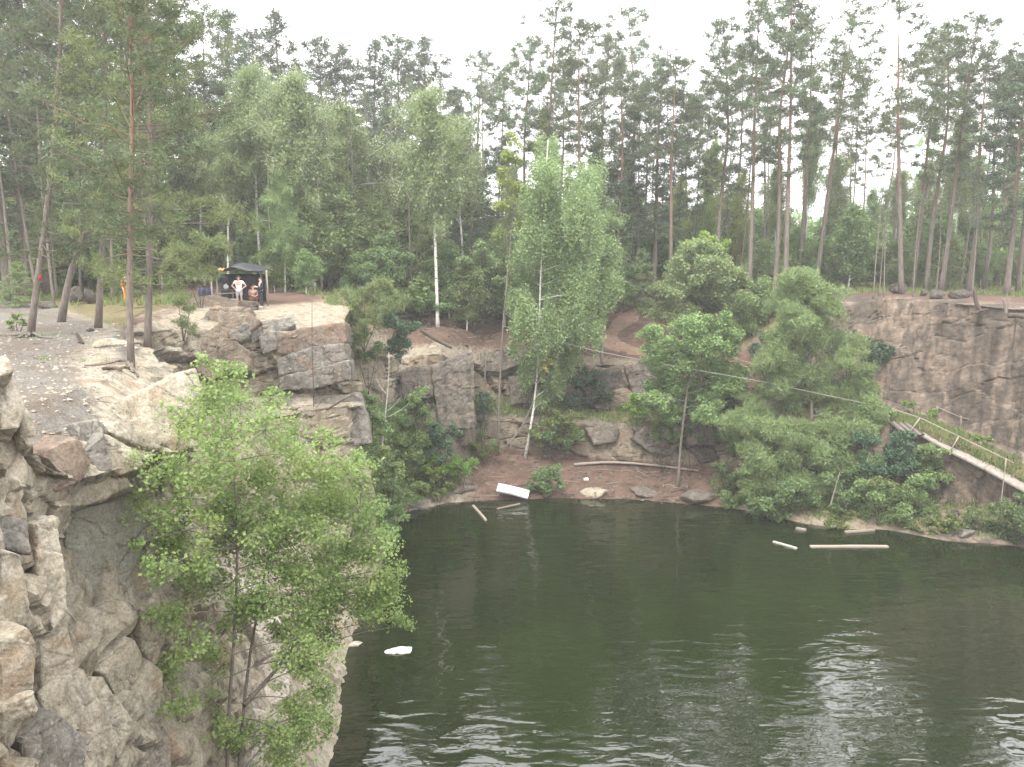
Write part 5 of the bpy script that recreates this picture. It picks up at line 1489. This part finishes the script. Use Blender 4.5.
ra = PY(893, 420, 51.6)
rail = thing('railing', 'pale wooden handrail sloping down along the stepped path', 'railing', ra)
q = [PY(893, 409, 51.6), PY(920, 418, 50.6), PY(960, 437, 48.9), PY(1014, 463, 46.4)]
for a, b in zip(q[:-1], q[1:]): pole_between(a, b, .038, 'handrail', 'plank', rail)
for a, b, Y in (((893, 408), (892, 421), 51.6), ((920, 418), (909, 433), 50.4), ((959, 436), (951, 450), 48.8), ((1006, 458), (1005, 470), 46.7)):
    pole_between(PY(*a, Y), PY(*b, Y - .1), .045, 'post', 'plank', rail)
wp = PY(905, 428, 50.6)
plat = thing('wooden_platform', 'broken dark plank platform at the top of the stepped path', 'platform', wp)
for k in range(7):
    m = MB(); a = PY(890 + k * 3.4, 422 + k * .4, 51.3 - k * .05) - wp; b = PY(908 + k * 2.6, 437 - k * .4, 50.2 - k * .05) - wp
    m.tube([a, (a + b) / 2, b], [.10, .10, .09], 4); link('plank', m.mesh('plank'), M['bark_grey' if k % 2 else 'bark_dark'], plat)
for u, v0, v1 in ((896, 430, 446), (920, 434, 450)):
    m = MB(); m.tube([PY(u, v0, 50.6) - wp, PY(u, v1, 50.6) - wp], [.08, .08], 6); link('support', m.mesh('support'), M['bark_dark'], plat)


def walkway():
    o0 = PY(990, 465, 47.4)
    o = thing('walkway', 'pale plank walkway edge running down under the handrail', 'walkway', o0)
    pts = [(PY(920, 434, 50.1), PY(932, 426, 51.3)), (PY(952, 452, 48.6), PY(966, 442, 50.1)), (PY(984, 468, 47.2), PY(1000, 456, 48.6)), (PY(1034, 496, 45.2), PY(1050, 480, 46.4))]
    for (a0, b0), (a1, b1) in zip(pts[:-1], pts[1:]):
        m = MB(); t = np.array([0, 0, .12]); g = (a1 - a0) * .012
        V = [a0 + g, b0 + g, b1, a1, a0 + g - t, b0 + g - t, b1 - t, a1 - t]
        m.add(np.array(V) - o0, [(0, 3, 2, 1), (4, 5, 6, 7), (0, 1, 5, 4), (1, 2, 6, 5), (2, 3, 7, 6), (3, 0, 4, 7)])
        link('board', m.mesh('board'), M['concrete'], o)


walkway()
fb = PY(937, 418, 53)
fence = thing('rail_fence', 'thin post and rail fence at the foot of the cliff opposite', 'fence', fb)
for u, v0, v1, Y in ((937, 406, 418, 53), (961, 416, 430, 51.8), (990, 420, 436, 50.4)):
    pole_between(PY(u, v0, Y), PY(u, v1, Y), .05, 'post', 'dead', fence)
pole_between(PY(937, 407, 53), PY(960, 417, 51.8), .03, 'rail', 'dead', fence); pole_between(PY(960, 417, 51.8), PY(1030, 434, 49), .03, 'rail', 'dead', fence)
fb = PY(736, 375, 57.2)
fence2 = thing('rail_fence', 'short post and rail fence on the ledge beside the young pine', 'fence', fb)
pole_between(PY(736, 356, 57.2), PY(736, 404, 57.0), .06, 'post', 'dead', fence2)
pole_between(PY(722, 355, 57.6), PY(772, 369, 56.4), .035, 'rail', 'dead', fence2)
pl = PY(735, 372, 57.3)
for k, (a, b, lab) in enumerate([((706, 364), (738, 374), 'pale flat beam lying along the ledge path'), ((732, 380), (762, 384), 'second pale beam lying below the first on the ledge path')]):
    stick(lab, [PY(*a, 57.2), PY(*b, 56.6)], .13, .12, 'dead', 'beam', 'beam')
# long rope
rp = [(503, 326, 58.4), (540, 337, 57.4), (600, 352, 56.3), (690, 369, 53.6), (760, 381, 51.9), (830, 396, 51.3), (893, 409, 51.5)]
o0 = PY(*rp[0]); m = MB(); m.tube(smooth_path([PY(*p) - o0 for p in rp], 40), .018, 6)
tag(link('rope', m.mesh('rope', True), M['rope'], None, o0), 'long pale rope stretched across the slope to the handrail post', 'rope')

# ------------------------------------------------------------------ trodden path on the dirt slope
def footpath():
    q = [hit(u, v) for u, v in ((705, 364), (672, 358), (645, 353), (622, 349), (608, 341), (612, 330), (628, 318), (642, 306), (652, 294))]
    q = smooth_path([p for p in q if p is not None], 40)
    T = np.gradient(q, axis=0); T[:, 2] = 0; T /= np.linalg.norm(T, axis=1)[:, None] + 1e-9
    S = np.stack([-T[:, 1], T[:, 0], T[:, 2] * 0], 1)
    V = []
    for k in range(40):
        wd = .75 + .25 * math.sin(k * .7)
        for t in np.linspace(-1, 1, 7):
            p = q[k] + S[k] * t * wd
            V.append((p[0], p[1], gz(p[0], p[1], p[2]) + .05 - .05 * abs(t) ** 3))
    Q = [(i * 7 + j, i * 7 + 7 + j, i * 7 + 8 + j, i * 7 + j + 1) for i in range(39) for j in range(6)]
    N = NT('trodden_dirt'); co = N.coord('Object')
    c = N.ramp(N.noise(co, 1.6, 6, .7), [(.3, (.155, .098, .071)), (.7, (.25, .168, .126))])
    mt = N.done(N.bsdf(c, .95, N.bump(N.noise(co, 9, 5), .5, .05), .1).outputs[0])
    tag(link('footpath', make_mesh('footpath', V, Q, None, True), mt), 'pale trodden dirt path climbing the slope', None, None, 'structure')


footpath()

# ------------------------------------------------------------------ people
def skin_mesh(verts, edges, rad, sub=2, root=0):
    me = bpy.data.meshes.new('s'); me.from_pydata([tuple(map(float, v)) for v in verts], edges, [])
    o = bpy.data.objects.new('s', me); COL.objects.link(o)
    o.modifiers.new('skin', 'SKIN'); s = o.modifiers.new('sub', 'SUBSURF'); s.levels = s.render_levels = sub
    for i, r in enumerate(rad):
        d = me.skin_vertices[0].data[i]; d.radius = (r, r) if np.isscalar(r) else r; d.use_root = (i == root)
    dg = bpy.context.evaluated_depsgraph_get(); dg.update()
    m = bpy.data.meshes.new_from_object(o.evaluated_get(dg))
    bpy.data.objects.remove(o); bpy.data.meshes.remove(me)
    for p in m.polygons: p.use_smooth = True
    m.materials.clear()
    return m


def person(label, loc, rz, shirt, lower, hair='hair', pose='stand', sleeves=True, long_legs=False, scale=1.0, skirt=False):
    J = dict(pel=(0, 0, .95), waist=(0, 0, 1.08), chest=(0, -.01, 1.30), neck=(0, 0, 1.46), chin=(0, -.02, 1.53), head=(0, -.01, 1.62), top=(0, 0, 1.71))
    if pose == 'akimbo': arm = [(.19, 0, 1.41), (.40, .05, 1.17), (.20, -.10, 1.02)]
    elif pose == 'carry': arm = [(.19, 0, 1.41), (.25, -.02, 1.14), (.12, -.26, 1.20)]
    else: arm = [(.19, 0, 1.41), (.25, .02, 1.13), (.26, -.06, .88)]
    if pose == 'squat':
        J = dict(pel=(0, .10, .42), waist=(0, .06, .55), chest=(0, -.05, .78), neck=(0, -.08, .95), chin=(0, -.11, 1.01), head=(0, -.10, 1.10), top=(0, -.09, 1.19))
        arm = [(.18, -.05, .90), (.24, -.22, .66), (.10, -.42, .62)]
        leg = [(.10, .08, .40), (.16, -.32, .50), (.13, -.14, .09), (.14, -.32, .035)]
    else:
        leg = [(.095, 0, .90), (.11, -.02, .50), (.115, .02, .09), (.125, -.15, .035)]
    V, E, Rd, ix = [], [], [], {}

    def add(k, p, r, par=None):
        ix[k] = len(V); V.append(p); Rd.append(r)
        if par: E.append((ix[par], ix[k]))
    add('pel', J['pel'], (.145, .115)); add('waist', J['waist'], (.13, .10), 'pel'); add('chest', J['chest'], (.155, .11), 'waist')
    add('neck', J['neck'], .055, 'chest'); add('chin', J['chin'], (.065, .08), 'neck'); add('head', J['head'], (.08, .098), 'chin'); add('top', J['top'], .055, 'head')
    add('nose', (J['head'][0], J['head'][1] - .115, J['head'][2] - .01), .014, 'head')
    for s in (-1, 1):
        a = [(s * p[0], p[1], p[2]) for p in arm]; k = str(s)
        add('sh' + k, a[0], .058, 'chest'); add('el' + k, a[1], .042, 'sh' + k); add('wr' + k, a[2], .030, 'el' + k)
        d = np.array(a[2]) - np.array(a[1]); d /= np.linalg.norm(d)
        if pose == 'akimbo': d = np.array([-s * .4, -.3, -.7]); d /= np.linalg.norm(d)
        lat = np.cross(d, [s, 0.01, 0]); lat /= np.linalg.norm(lat)
        w = np.array(a[2]); pal = w + d * .08
        add('pa' + k, tuple(pal), (.040, .022), 'wr' + k)
        for f, (o_, L) in enumerate(((-.030, .075), (-.010, .088), (.010, .083), (.028, .064))):
            b = pal + lat * o_ + d * .03
            add('f%d' % f + k, tuple(b), .010, 'pa' + k); add('g%d' % f + k, tuple(b + d * L * .9 + np.array([-s * .02, 0, 0])), .007, 'f%d' % f + k)
        tb = w + d * .035 - lat * .04
        add('th' + k, tuple(tb), .011, 'wr' + k); add('tt' + k, tuple(tb + d * .05 - lat * .02), .008, 'th' + k)
        l = [(s * p[0], p[1], p[2]) for p in leg]
        add('hip' + k, l[0], .085, 'pel'); add('kn' + k, l[1], .056, 'hip' + k); add('an' + k, l[2], .040, 'kn' + k); add('to' + k, l[3], (.042, .03), 'an' + k)
    o = thing('person', label, 'person', loc)
    link('body', skin_mesh(V, E, Rd, 1), M['skin'], o)

    def wear(name, keys, pairs, extra, mat, frac=None):
        v, e, r = [], [], []; ii = {}
        for kk in keys:
            ii[kk] = len(v); v.append(V[ix[kk]]); q_ = Rd[ix[kk]]
            r.append(tuple(np.array(q_) + extra) if not np.isscalar(q_) else q_ + extra)
        for a, b in pairs: e.append((ii[a], ii[b]))
        if frac:
            for (a, b, t, rr) in frac:
                p = np.array(V[ix[a]]) * (1 - t) + np.array(V[ix[b]]) * t
                v.append(tuple(p)); r.append(rr); e.append((ii[a], len(v) - 1))
        link(name, skin_mesh(v, e, r, 1), M[mat], o)
    if pose == 'squat': low = J['pel']
    wear('shirt', ['waist', 'chest', 'sh-1', 'sh1', 'pel'] + (['el-1', 'el1'] if sleeves == 'long' else []),
         [('pel', 'waist'), ('waist', 'chest'), ('chest', 'sh-1'), ('chest', 'sh1')] + ([('sh-1', 'el-1'), ('sh1', 'el1')] if sleeves == 'long' else []), .022, shirt,
         [('sh-1', 'el-1', .55, .062), ('sh1', 'el1', .55, .062)] if sleeves is True else ([('el-1', 'wr-1', .9, .045), ('el1', 'wr1', .9, .045)] if sleeves == 'long' else None))
    fr = [('hip-1', 'kn-1', .8, .085), ('hip1', 'kn1', .8, .085)] if not long_legs else None
    ks = ['pel', 'hip-1', 'hip1'] + (['kn-1', 'kn1', 'an-1', 'an1'] if long_legs else [])
    pr = [('pel', 'hip-1'), ('pel', 'hip1')] + ([('hip-1', 'kn-1'), ('hip1', 'kn1'), ('kn-1', 'an-1'), ('kn1', 'an1')] if long_legs else [])
    wear('trousers' if long_legs else 'shorts', ks, pr, .020, lower, fr)
    bm = bmesh.new(); bmesh.ops.create_uvsphere(bm, u_segments=14, v_segments=10, radius=1)
    for v in bm.verts:
        c = v.co.copy(); v.co = (J['head'][0] + c.x * .098, J['head'][1] + .02 + c.y * .112, J['head'][2] + .035 + max(c.z, -.75 if c.y > .1 else .05) * .10)
    me = bpy.data.meshes.new('hair'); bm.to_mesh(me); bm.free(); link('hair', me, M[hair], o)
    for s in (-1, 1):
        m = MB(); e = np.array(J['head']) + [s * .033, -.094, .012]; m.tube([e + [0, .008, 0], e - [0, .004, 0]], [.012, .010], 8)
        link('eye', m.mesh('eye', True), M['eye'], o)
        m = MB(); e = np.array(J['head']) + [s * .088, .005, -.005]; m.tube([e - [0, 0, .03], e + [s * .012, 0, 0], e + [0, 0, .03]], [.012, .018, .012], 6)
        link('ear', m.mesh('ear', True), M['skin'], o)
    m = MB(); e = np.array(J['head']) + [0, -.092, -.055]; m.tube([e + [-.022, .004, 0], e, e + [.022, .004, 0]], [.005, .008, .005], 6)
    link('mouth', m.mesh('mouth', True), M['cloth_brick'], o)
    o.rotation_euler = (0, 0, rz); o.scale = (scale,) * 3
    return o


def stand_at(u, v_feet, Yguess):
    x = XU(u, Yguess); z = gz(x, Yguess, 14)
    return (x, Yguess, z)


CY = 47.0
cz = gz(XU(235, CY), CY, 14.0)


def camp(u, Y):
    x = XU(u, Y); return (x, Y, gz(x, Y, 14.0))


person('person in a white top and pale shorts standing with hands on hips', camp(240, CY - 1.6), R(10), 'cloth_white', 'cloth_pale', pose='akimbo')
person('person crouching in brick patterned clothes beside the one in white', camp(253.5, CY - 1.4), R(30), 'cloth_brick', 'cloth_brick', pose='squat', sleeves='long', long_legs=True)
person('person in dark navy clothes standing at the edge of the camp', camp(262, CY - 1.9), R(-55), 'cloth_navy', 'cloth_dark', pose='carry', sleeves='long', long_legs=True)
person('person in yellow orange clothes half hidden behind the slim pine', camp(127, 46), R(70), 'cloth_yellow', 'cloth_yellow', pose='stand', sleeves='long', long_legs=True)
p_ = (XU(724, 66, 13), 66.0, 0); z_ = PY(724, 262, 66)[2] - 1.72
person('person in a white shirt half hidden by bushes near a pine stem', (p_[0], 66.0, max(z_, gz(p_[0], 66, 12) )), R(0), 'cloth_white', 'cloth_dark', pose='stand', long_legs=True)


# shelter
def shelter():
    Y0, Y1 = CY - .6, CY + 2.2
    b = np.array(camp(234, CY)); o = thing('tarp_shelter', 'camp shelter of black tarp on thin white poles at the wood edge', 'shelter', b)
    z = b[2]
    zt = PY(234, 268, CY)[2]
    xl, xr = XU(208, CY), XU(267, CY)
    n, mrow = 18, 10
    V, q = [], []
    rng = np.random.default_rng(4)
    for i in range(n + 1):
        for j in range(mrow + 1):
            s, t = i / n, j / mrow
            x = xl + (xr - xl) * s; y = Y0 - .3 + (Y1 - Y0 + .5) * t
            zz = zt - .12 + .45 * math.exp(-((s - .62) / .28) ** 2) * (.5 + .5 * math.sin(math.pi * t)) - .22 * math.sin(math.pi * s * 2) ** 2 * (1 - t) * .6 - .15 * abs(s - .5)
            V.append((x, y, zz + .05 * math.sin(14 * s + 3 * t) * t + rng.normal() * .012))
    for i in range(n):
        for j in range(mrow):
            a = i * (mrow + 1) + j; q.append((a, a + mrow + 1, a + mrow + 2, a + 1))
    V = np.array(V); m = MB(); m.add(V - b, q); k = link('canopy', m.mesh('canopy', True), M['tarp'], o)
    sd = k.modifiers.new('t', 'SOLIDIFY'); sd.thickness = .015
    m = MB(); V, q = [], []
    for i in range(n + 1):
        for j in range(7):
            s, t = i / n, j / 6
            V.append((xl + (xr - xl) * s * .80, Y1 + .08 * math.sin(s * 22 + t), z - .15 + (zt - .25 - z) * t))
    for i in range(n):
        for j in range(6):
            a = i * 7 + j; q.append((a, a + 7, a + 8, a + 1))
    m.add(np.array(V) - b, q); k = link('back_sheet', m.mesh('back_sheet', True), M['tarp'], o)
    k.modifiers.new('t', 'SOLIDIFY').thickness = .012
    m = MB(); V, q = [], []
    x0, x1 = XU(197, CY), XU(212, CY)
    for i in range(n + 1):
        for j in range(5):
            s, t = i / n, j / 4
            V.append((x0 + (x1 - x0) * s, Y0 + .9 + .05 * math.sin(s * 17), z - .15 + t * 1.05 - .1 * s * t))
    for i in range(n):
        for j in range(4):
            a = i * 5 + j; q.append((a, a + 5, a + 6, a + 1))
    m.add(np.array(V) - b, q); k = link('windbreak', m.mesh('windbreak', True), M['tarp_blue'], o)
    k.modifiers.new('t', 'SOLIDIFY').thickness = .012
    for u, y, mt in ((212.5, Y0, 'white_paint'), (218, Y0 + .4, 'white_paint'), (268, Y0, 'dead'), (212, Y1, 'dead'), (262, Y1, 'dead')):
        x = XU(u, y); g = gz(x, y, z)
        m = MB(); m.tube(np.array([(x, y, g - .2), (x + .03, y, (g + zt) / 2), (x, y, zt - .1)]) - b, [.05, .045, .04], 8)
        link('pole', m.mesh('pole', True), M[mt], o)
    m = MB(); m.tube(np.array([(XU(212, Y0), Y0 - .02, z + .5), (XU(238, Y0), Y0 - .02, z + .62)]) - b, [.035, .03], 6)
    link('crossbar', m.mesh('crossbar', True), M['dead'], o)
    c = np.array([XU(224, Y0), Y0 - .25, zt - .02])
    rg = thing('cloth', 'orange cloth hung over the corner of the tarp roof', 'cloth', c)
    V = [(-.2 + .055 * i, -.1 + .08 * j, .05 * math.sin(i * 1.7 + j) - .10 * max(0, 1 - j)) for i in range(9) for j in range(4)]
    q = [(i * 4 + j, i * 4 + 4 + j, i * 4 + 5 + j, i * 4 + j + 1) for i in range(8) for j in range(3)]
    m = MB(); m.add(V, q); k = link('sheet', m.mesh('sheet', True), M['orange'], rg); k.modifiers.new('t', 'SOLIDIFY').thickness = .02
    # camp table with a white bag
    y = CY + .6; x = XU(226, y); g = gz(x, y, z)
    t = thing('camp_table', 'low wooden camp table under the tarp roof', 'table', (x, y, g))
    m = MB(); m.box((0, 0, .68), (1.3, .7, .05)); link('tabletop', m.mesh('tabletop'), M['bark_grey'], t)
    for sx in (-.55, .55):
        for sy in (-.28, .28):
            m = MB(); m.box((sx, sy, .32), (.06, .06, .67)); link('leg', m.mesh('leg'), M['bark_grey'], t)
    bm = bmesh.new(); bmesh.ops.create_icosphere(bm, subdivisions=3, radius=1)
    for v in bm.verts:
        c = v.co; f = 1 - .45 * max(0, c.z) ** 1.5; v.co = (c.x * .15 * f + .02 * math.sin(c.z * 9), c.y * .12 * f, c.z * .18 + .17)
    me = bpy.data.meshes.new('bag'); bm.to_mesh(me); bm.free()
    tag(link('bag', me, M['cloth_white'], None, (x + .1, y - .1, g + .71)), 'white bag on the camp table beside the white poles', 'bag')
    # low dark cooler beside the standing person
    x, y = XU(234, CY - 1.3), CY - 1.3; g = gz(x, y, z)
    t = thing('cool_box', 'small dark cool box at the feet of the person in white', 'box', (x, y, g))
    bm = bmesh.new(); bmesh.ops.create_cube(bm, size=1)
    for v in bm.verts: v.co = (v.co.x * .5, v.co.y * .32, v.co.z * .32 + .16)
    bmesh.ops.bevel(bm, geom=bm.edges, offset=.03, segments=2, affect='EDGES')
    me = bpy.data.meshes.new('body'); bm.to_mesh(me); bm.free(); link('body', me, M['cloth_dark'], t)
    m = MB(); m.box((0, 0, .345), (.52, .34, .05)); link('lid', m.mesh('lid'), M['cloth_pale'], t)


shelter()

# ------------------------------------------------------------------ ground cover (stuff)
def scatter_points(rng, n, cond):
    """random points on the terrain where cond(vertex positions, weights) holds"""
    c = TV[TQ].mean(1); w = TW[TQ].mean(1)
    a = np.linalg.norm(np.cross(TV[TQ[:, 2]] - TV[TQ[:, 0]], TV[TQ[:, 3]] - TV[TQ[:, 1]]), axis=1) / 2
    p = cond(c, w) * a
    p = p / p.sum()
    i = rng.choice(len(c), n, p=p)
    r = rng.random((n, 2))
    Q = TV[TQ[i]]
    return (Q[:, 0] * ((1 - r[:, :1]) * (1 - r[:, 1:])) + Q[:, 1] * (r[:, :1] * (1 - r[:, 1:])) + Q[:, 2] * (r[:, :1] * r[:, 1:]) + Q[:, 3] * ((1 - r[:, :1]) * r[:, 1:]))


def grass_obj(name, label, n, cond, h, wdt, mat, seed, per=7):
    rng = np.random.default_rng(seed)
    P = scatter_points(rng, n, cond)
    B = np.repeat(P, per, 0) + rng.normal(size=(n * per, 3)) * np.array([.10, .10, 0]) * (h / .25)
    d = rng.normal(size=(n * per, 3)) * .45; d[:, 2] = 1; d /= np.linalg.norm(d, axis=1)[:, None]
    s = np.cross(d, rand_unit(rng, n * per)); s /= np.linalg.norm(s, axis=1)[:, None]
    L = h * rng.uniform(.5, 1.4, (n * per, 1)); Wd = wdt
    V = np.stack([B - s * Wd - [0, 0, .03], B + s * Wd - [0, 0, .03], B + d * L], 1).reshape(-1, 3)
    m = make_mesh(name, V, None, np.arange(n * per * 3).reshape(-1, 3))
    tag(link(name, m, M[mat]), label, None, None, 'stuff')


def c_bank(c, w): return ((w[:, 1] > .35) & (c[:, 1] > 44) & (c[:, 1] < 60) & (c[:, 2] < 9) & (c[:, 0] < 0) & (c[:, 0] > -12) & (c[:, 2] > .15)) * 1.0
def c_right(c, w): return ((w[:, 1] > .3) & (c[:, 0] > 15) & (c[:, 1] < 60) & (c[:, 1] > 40) & (c[:, 2] > .3) & (c[:, 2] < 9)) * 1.0
def c_mid(c, w): return ((w[:, 1] > .35) & (c[:, 0] > -6) & (c[:, 0] < 16) & (c[:, 1] > 55) & (c[:, 2] < 9) & (c[:, 2] > 2)) * 1.0
def c_floor(c, w): return ((w[:, 1] > .3) & (c[:, 1] > 44) & (c[:, 1] < 100) & (c[:, 2] > 9) & (np.abs(c[:, 0]) < 70)) * (.25 + .75 * (fbm(c * .25, 2, 8) > .05))
def c_grav(c, w): return ((w[:, 2] > .2) & (c[:, 1] > 20) & (c[:, 1] < 55) & (c[:, 0] < -9)) * (fbm(c * .35, 2, 18) > .15) * 1.0


grass_obj('bank_grass', 'green grass and weeds on the bank under the buttress', 1500, c_bank, .38, .035, 'grass', 1, 9)
grass_obj('path_grass', 'green grass along the stepped path on the far bank', 1800, c_right, .32, .035, 'grass', 2, 8)
grass_obj('shore_grass', 'tufts of grass along the far shore', 900, lambda c, w: ((c[:, 0] > 14) & (c[:, 1] < 55) & (c[:, 1] > 40) & (c[:, 2] > .2) & (c[:, 2] < 1.6)) * 1.0, .3, .03, 'grass', 22, 7)
grass_obj('ledge_grass', 'sparse weeds on the ledges above the beach', 700, c_mid, .32, .035, 'grass', 3, 7)
grass_obj('forest_undergrowth', 'patchy undergrowth on the forest floor', 9000, c_floor, .34, .05, 'weed', 4, 8)
grass_obj('gravel_grass', 'thin dry grass at the back of the gravel plateau', 900, c_grav, .16, .014, 'grass', 5, 9)
# low leafy cover on the bank
rng = np.random.default_rng(9)
P = scatter_points(rng, 420, c_bank)
C = np.vstack([p + [0, 0, .22] + rng.normal(size=(36, 3)) * [.32, .32, .16] for p in P])
V, q = leaf_quads(rng, C, .13, .5, 1.5); m = MB(); m.add(V, q)
tag(link('bank_undergrowth', m.mesh('bank_undergrowth'), M['bush']), 'low leafy weeds covering the bank below the buttress', None, None, 'stuff')
# loose gravel on the near plateau
def c_stone(c, w): return ((w[:, 2] > .25) & (c[:, 0] < -8) & (c[:, 1] > 9) & (c[:, 1] < 34)) * 1.0 / np.maximum(c[:, 1], 8) ** 2
def c_rub(c, w): return ((c[:, 1] > 52) & (c[:, 1] < 76) & (c[:, 0] > -10) & (c[:, 0] < 20) & (w[:, 0] > .4)) * 1.0


def twigs(name, label, n, cond, l0, l1, r, mat, seed):
    rng = np.random.default_rng(seed); P = scatter_points(rng, n, cond); m = MB()
    for p in P:
        a = rng.uniform(0, 6.28); L = rng.uniform(l0, l1); d = np.array([math.cos(a), math.sin(a), rng.uniform(-.1, .25)]) * L
        m.tube([p + [0, 0, r], p + d * .5 + rng.normal(size=3) * .06 * L + [0, 0, r], p + d + [0, 0, r]], [r, r * .8, r * .4], 4)
    tag(link(name, m.mesh(name), M[mat]), label, None, None, 'stuff')


def stones(name, label, n, cond, s0, s1, mat, seed):
    rng = np.random.default_rng(seed)
    P = scatter_points(rng, n, cond)
    o = np.array([(1, 0, 0), (-1, 0, 0), (0, 1, 0), (0, -1, 0), (0, 0, 1), (0, 0, -1)], float)
    t = np.array([(0, 2, 4), (2, 1, 4), (1, 3, 4), (3, 0, 4), (2, 0, 5), (1, 2, 5), (3, 1, 5), (0, 3, 5)])
    sz = s0 + (s1 - s0) * rng.random(n) ** 3
    V = P[:, None] + (o[None] + rng.normal(size=(n, 6, 3)) * .25) * sz[:, None, None] * np.array([1, 1, .65])
    T = (t[None] + np.arange(n)[:, None, None] * 6).reshape(-1, 3)
    tag(link(name, make_mesh(name, V.reshape(-1, 3), None, T), M[mat]), label, None, None, 'stuff')


stones('gravel', 'loose pale gravel and chips on the near plateau', 14000, c_stone, .012, .085, 'rock', 6)
twigs('needle_litter', 'brown twigs and bark litter under the plateau pines', 700, c_stone, .1, .6, .012, 'bark_grey', 15)
def c_beach(c, w): return ((c[:, 1] > 52) & (c[:, 1] < 59) & (c[:, 0] > -7) & (c[:, 0] < 19) & (w[:, 0] > .4) & (c[:, 2] < 3)) * 1.0
twigs('twig_litter', 'dry twigs scattered on the beach and the dirt slope', 420, c_rub, .3, 1.5, .025, 'dead', 12)
twigs('dark_twig_litter', 'dark sticks and washed up wood on the beach', 160, c_beach, .3, 1.6, .035, 'bark_dark', 13)
stones('beach_stones', 'small stones strewn over the beach', 800, c_beach, .03, .20, 'rock_mid', 14)
stones('rubble', 'loose stones on the dirt slope and beach', 1500, c_rub, .03, .22, 'rock_mid', 7)

# ------------------------------------------------------------------ air
hz = MB(); hz.box((0, 250, 32), (1400, 1100, 72))
N = NT('haze_air'); pv = N.n('ShaderNodeVolumePrincipled')
pv.inputs['Color'].default_value = (.93, .94, .96, 1); pv.inputs['Density'].default_value = .0009
pv.inputs['Anisotropy'].default_value = .3
N.l(pv.outputs[0], N.out.inputs['Volume'])
hz = link('haze', hz.mesh('haze'), N.m); tag(hz, 'thin pale haze filling the air', None, None, 'stuff')

# ------------------------------------------------------------------ sky, sun, camera
w = bpy.data.worlds.new('World'); scene.world = w; w.use_nodes = True
nt = w.node_tree; nt.nodes.clear()
out = nt.nodes.new('ShaderNodeOutputWorld'); bg = nt.nodes.new('ShaderNodeBackground')
sky = nt.nodes.new('ShaderNodeTexSky'); sky.sky_type = 'NISHITA'; sky.sun_disc = False
SUN_EL, SUN_AZ = R(58), R(200)
sky.sun_elevation = SUN_EL; sky.sun_rotation = SUN_AZ; sky.dust_density = 4; sky.air_density = 1; sky.ozone_density = 1
hs = nt.nodes.new('ShaderNodeHueSaturation'); hs.inputs['Saturation'].default_value = .12
nt.links.new(sky.outputs[0], hs.inputs['Color'])
# overcast: a cloud sheet brighter overhead than at the horizon
tc = nt.nodes.new('ShaderNodeTexCoord'); sx = nt.nodes.new('ShaderNodeSeparateXYZ'); nt.links.new(tc.outputs['Generated'], sx.inputs[0])
mr = nt.nodes.new('ShaderNodeMapRange'); nt.links.new(sx.outputs[2], mr.inputs['Value'])
mr.inputs['From Min'].default_value = 0; mr.inputs['From Max'].default_value = 1; mr.inputs['To Min'].default_value = 12; mr.inputs['To Max'].default_value = 22
nz = nt.nodes.new('ShaderNodeTexNoise'); nz.inputs['Scale'].default_value = 3.5; nz.inputs['Detail'].default_value = 4
nt.links.new(tc.outputs['Generated'], nz.inputs['Vector'])
ma = nt.nodes.new('ShaderNodeMapRange'); nt.links.new(nz.outputs['Fac'], ma.inputs['Value']); ma.inputs['To Min'].default_value = .8; ma.inputs['To Max'].default_value = 1.2
mu = nt.nodes.new('ShaderNodeMath'); mu.operation = 'MULTIPLY'; nt.links.new(mr.outputs[0], mu.inputs[0]); nt.links.new(ma.outputs[0], mu.inputs[1])
cb = nt.nodes.new('ShaderNodeCombineColor'); 
for i, f in enumerate((1.0, .985, 1.0)):
    mm = nt.nodes.new('ShaderNodeMath'); mm.operation = 'MULTIPLY'; mm.inputs[1].default_value = f
    nt.links.new(mu.outputs[0], mm.inputs[0]); nt.links.new(mm.outputs[0], cb.inputs[i])
mx = nt.nodes.new('ShaderNodeMix'); mx.data_type = 'RGBA'; mx.inputs[0].default_value = .75
nt.links.new(hs.outputs[0], mx.inputs[6]); nt.links.new(cb.outputs[0], mx.inputs[7])
nt.links.new(mx.outputs[2], bg.inputs['Color']); bg.inputs['Strength'].default_value = .11
nt.links.new(bg.outputs[0], out.inputs['Surface'])

sd = bpy.data.lights.new('sun', 'SUN'); sd.energy = 1.5; sd.angle = R(18); sd.color = (1, .96, .9)
so = bpy.data.objects.new('sun', sd); COL.objects.link(so)
dirv = Vector((math.sin(SUN_AZ) * math.cos(SUN_EL), math.cos(SUN_AZ) * math.cos(SUN_EL), math.sin(SUN_EL)))
so.rotation_euler = (-dirv).to_track_quat('-Z', 'Y').to_euler()

cd = bpy.data.cameras.new('camera'); cam = bpy.data.objects.new('camera', cd); COL.objects.link(cam)
cam.location = (0, 0, CAM_H); cam.rotation_euler = (R(90) - PITCH, 0, 0)
cd.sensor_fit = 'HORIZONTAL'; cd.sensor_width = 36; cd.lens = 36 * FPX / 1024
cd.clip_start = .1; cd.clip_end = 3000
scene.camera = cam
scene.view_settings.view_transform = 'Standard'; scene.view_settings.look = 'None'
scene.view_settings.exposure = 1.5; scene.view_settings.gamma = 1
scene.cycles.max_bounces = 8; scene.cycles.diffuse_bounces = 6; scene.cycles.volume_bounces = 1; scene.cycles.transmission_bounces = 4
scene.cycles.use_denoising = True
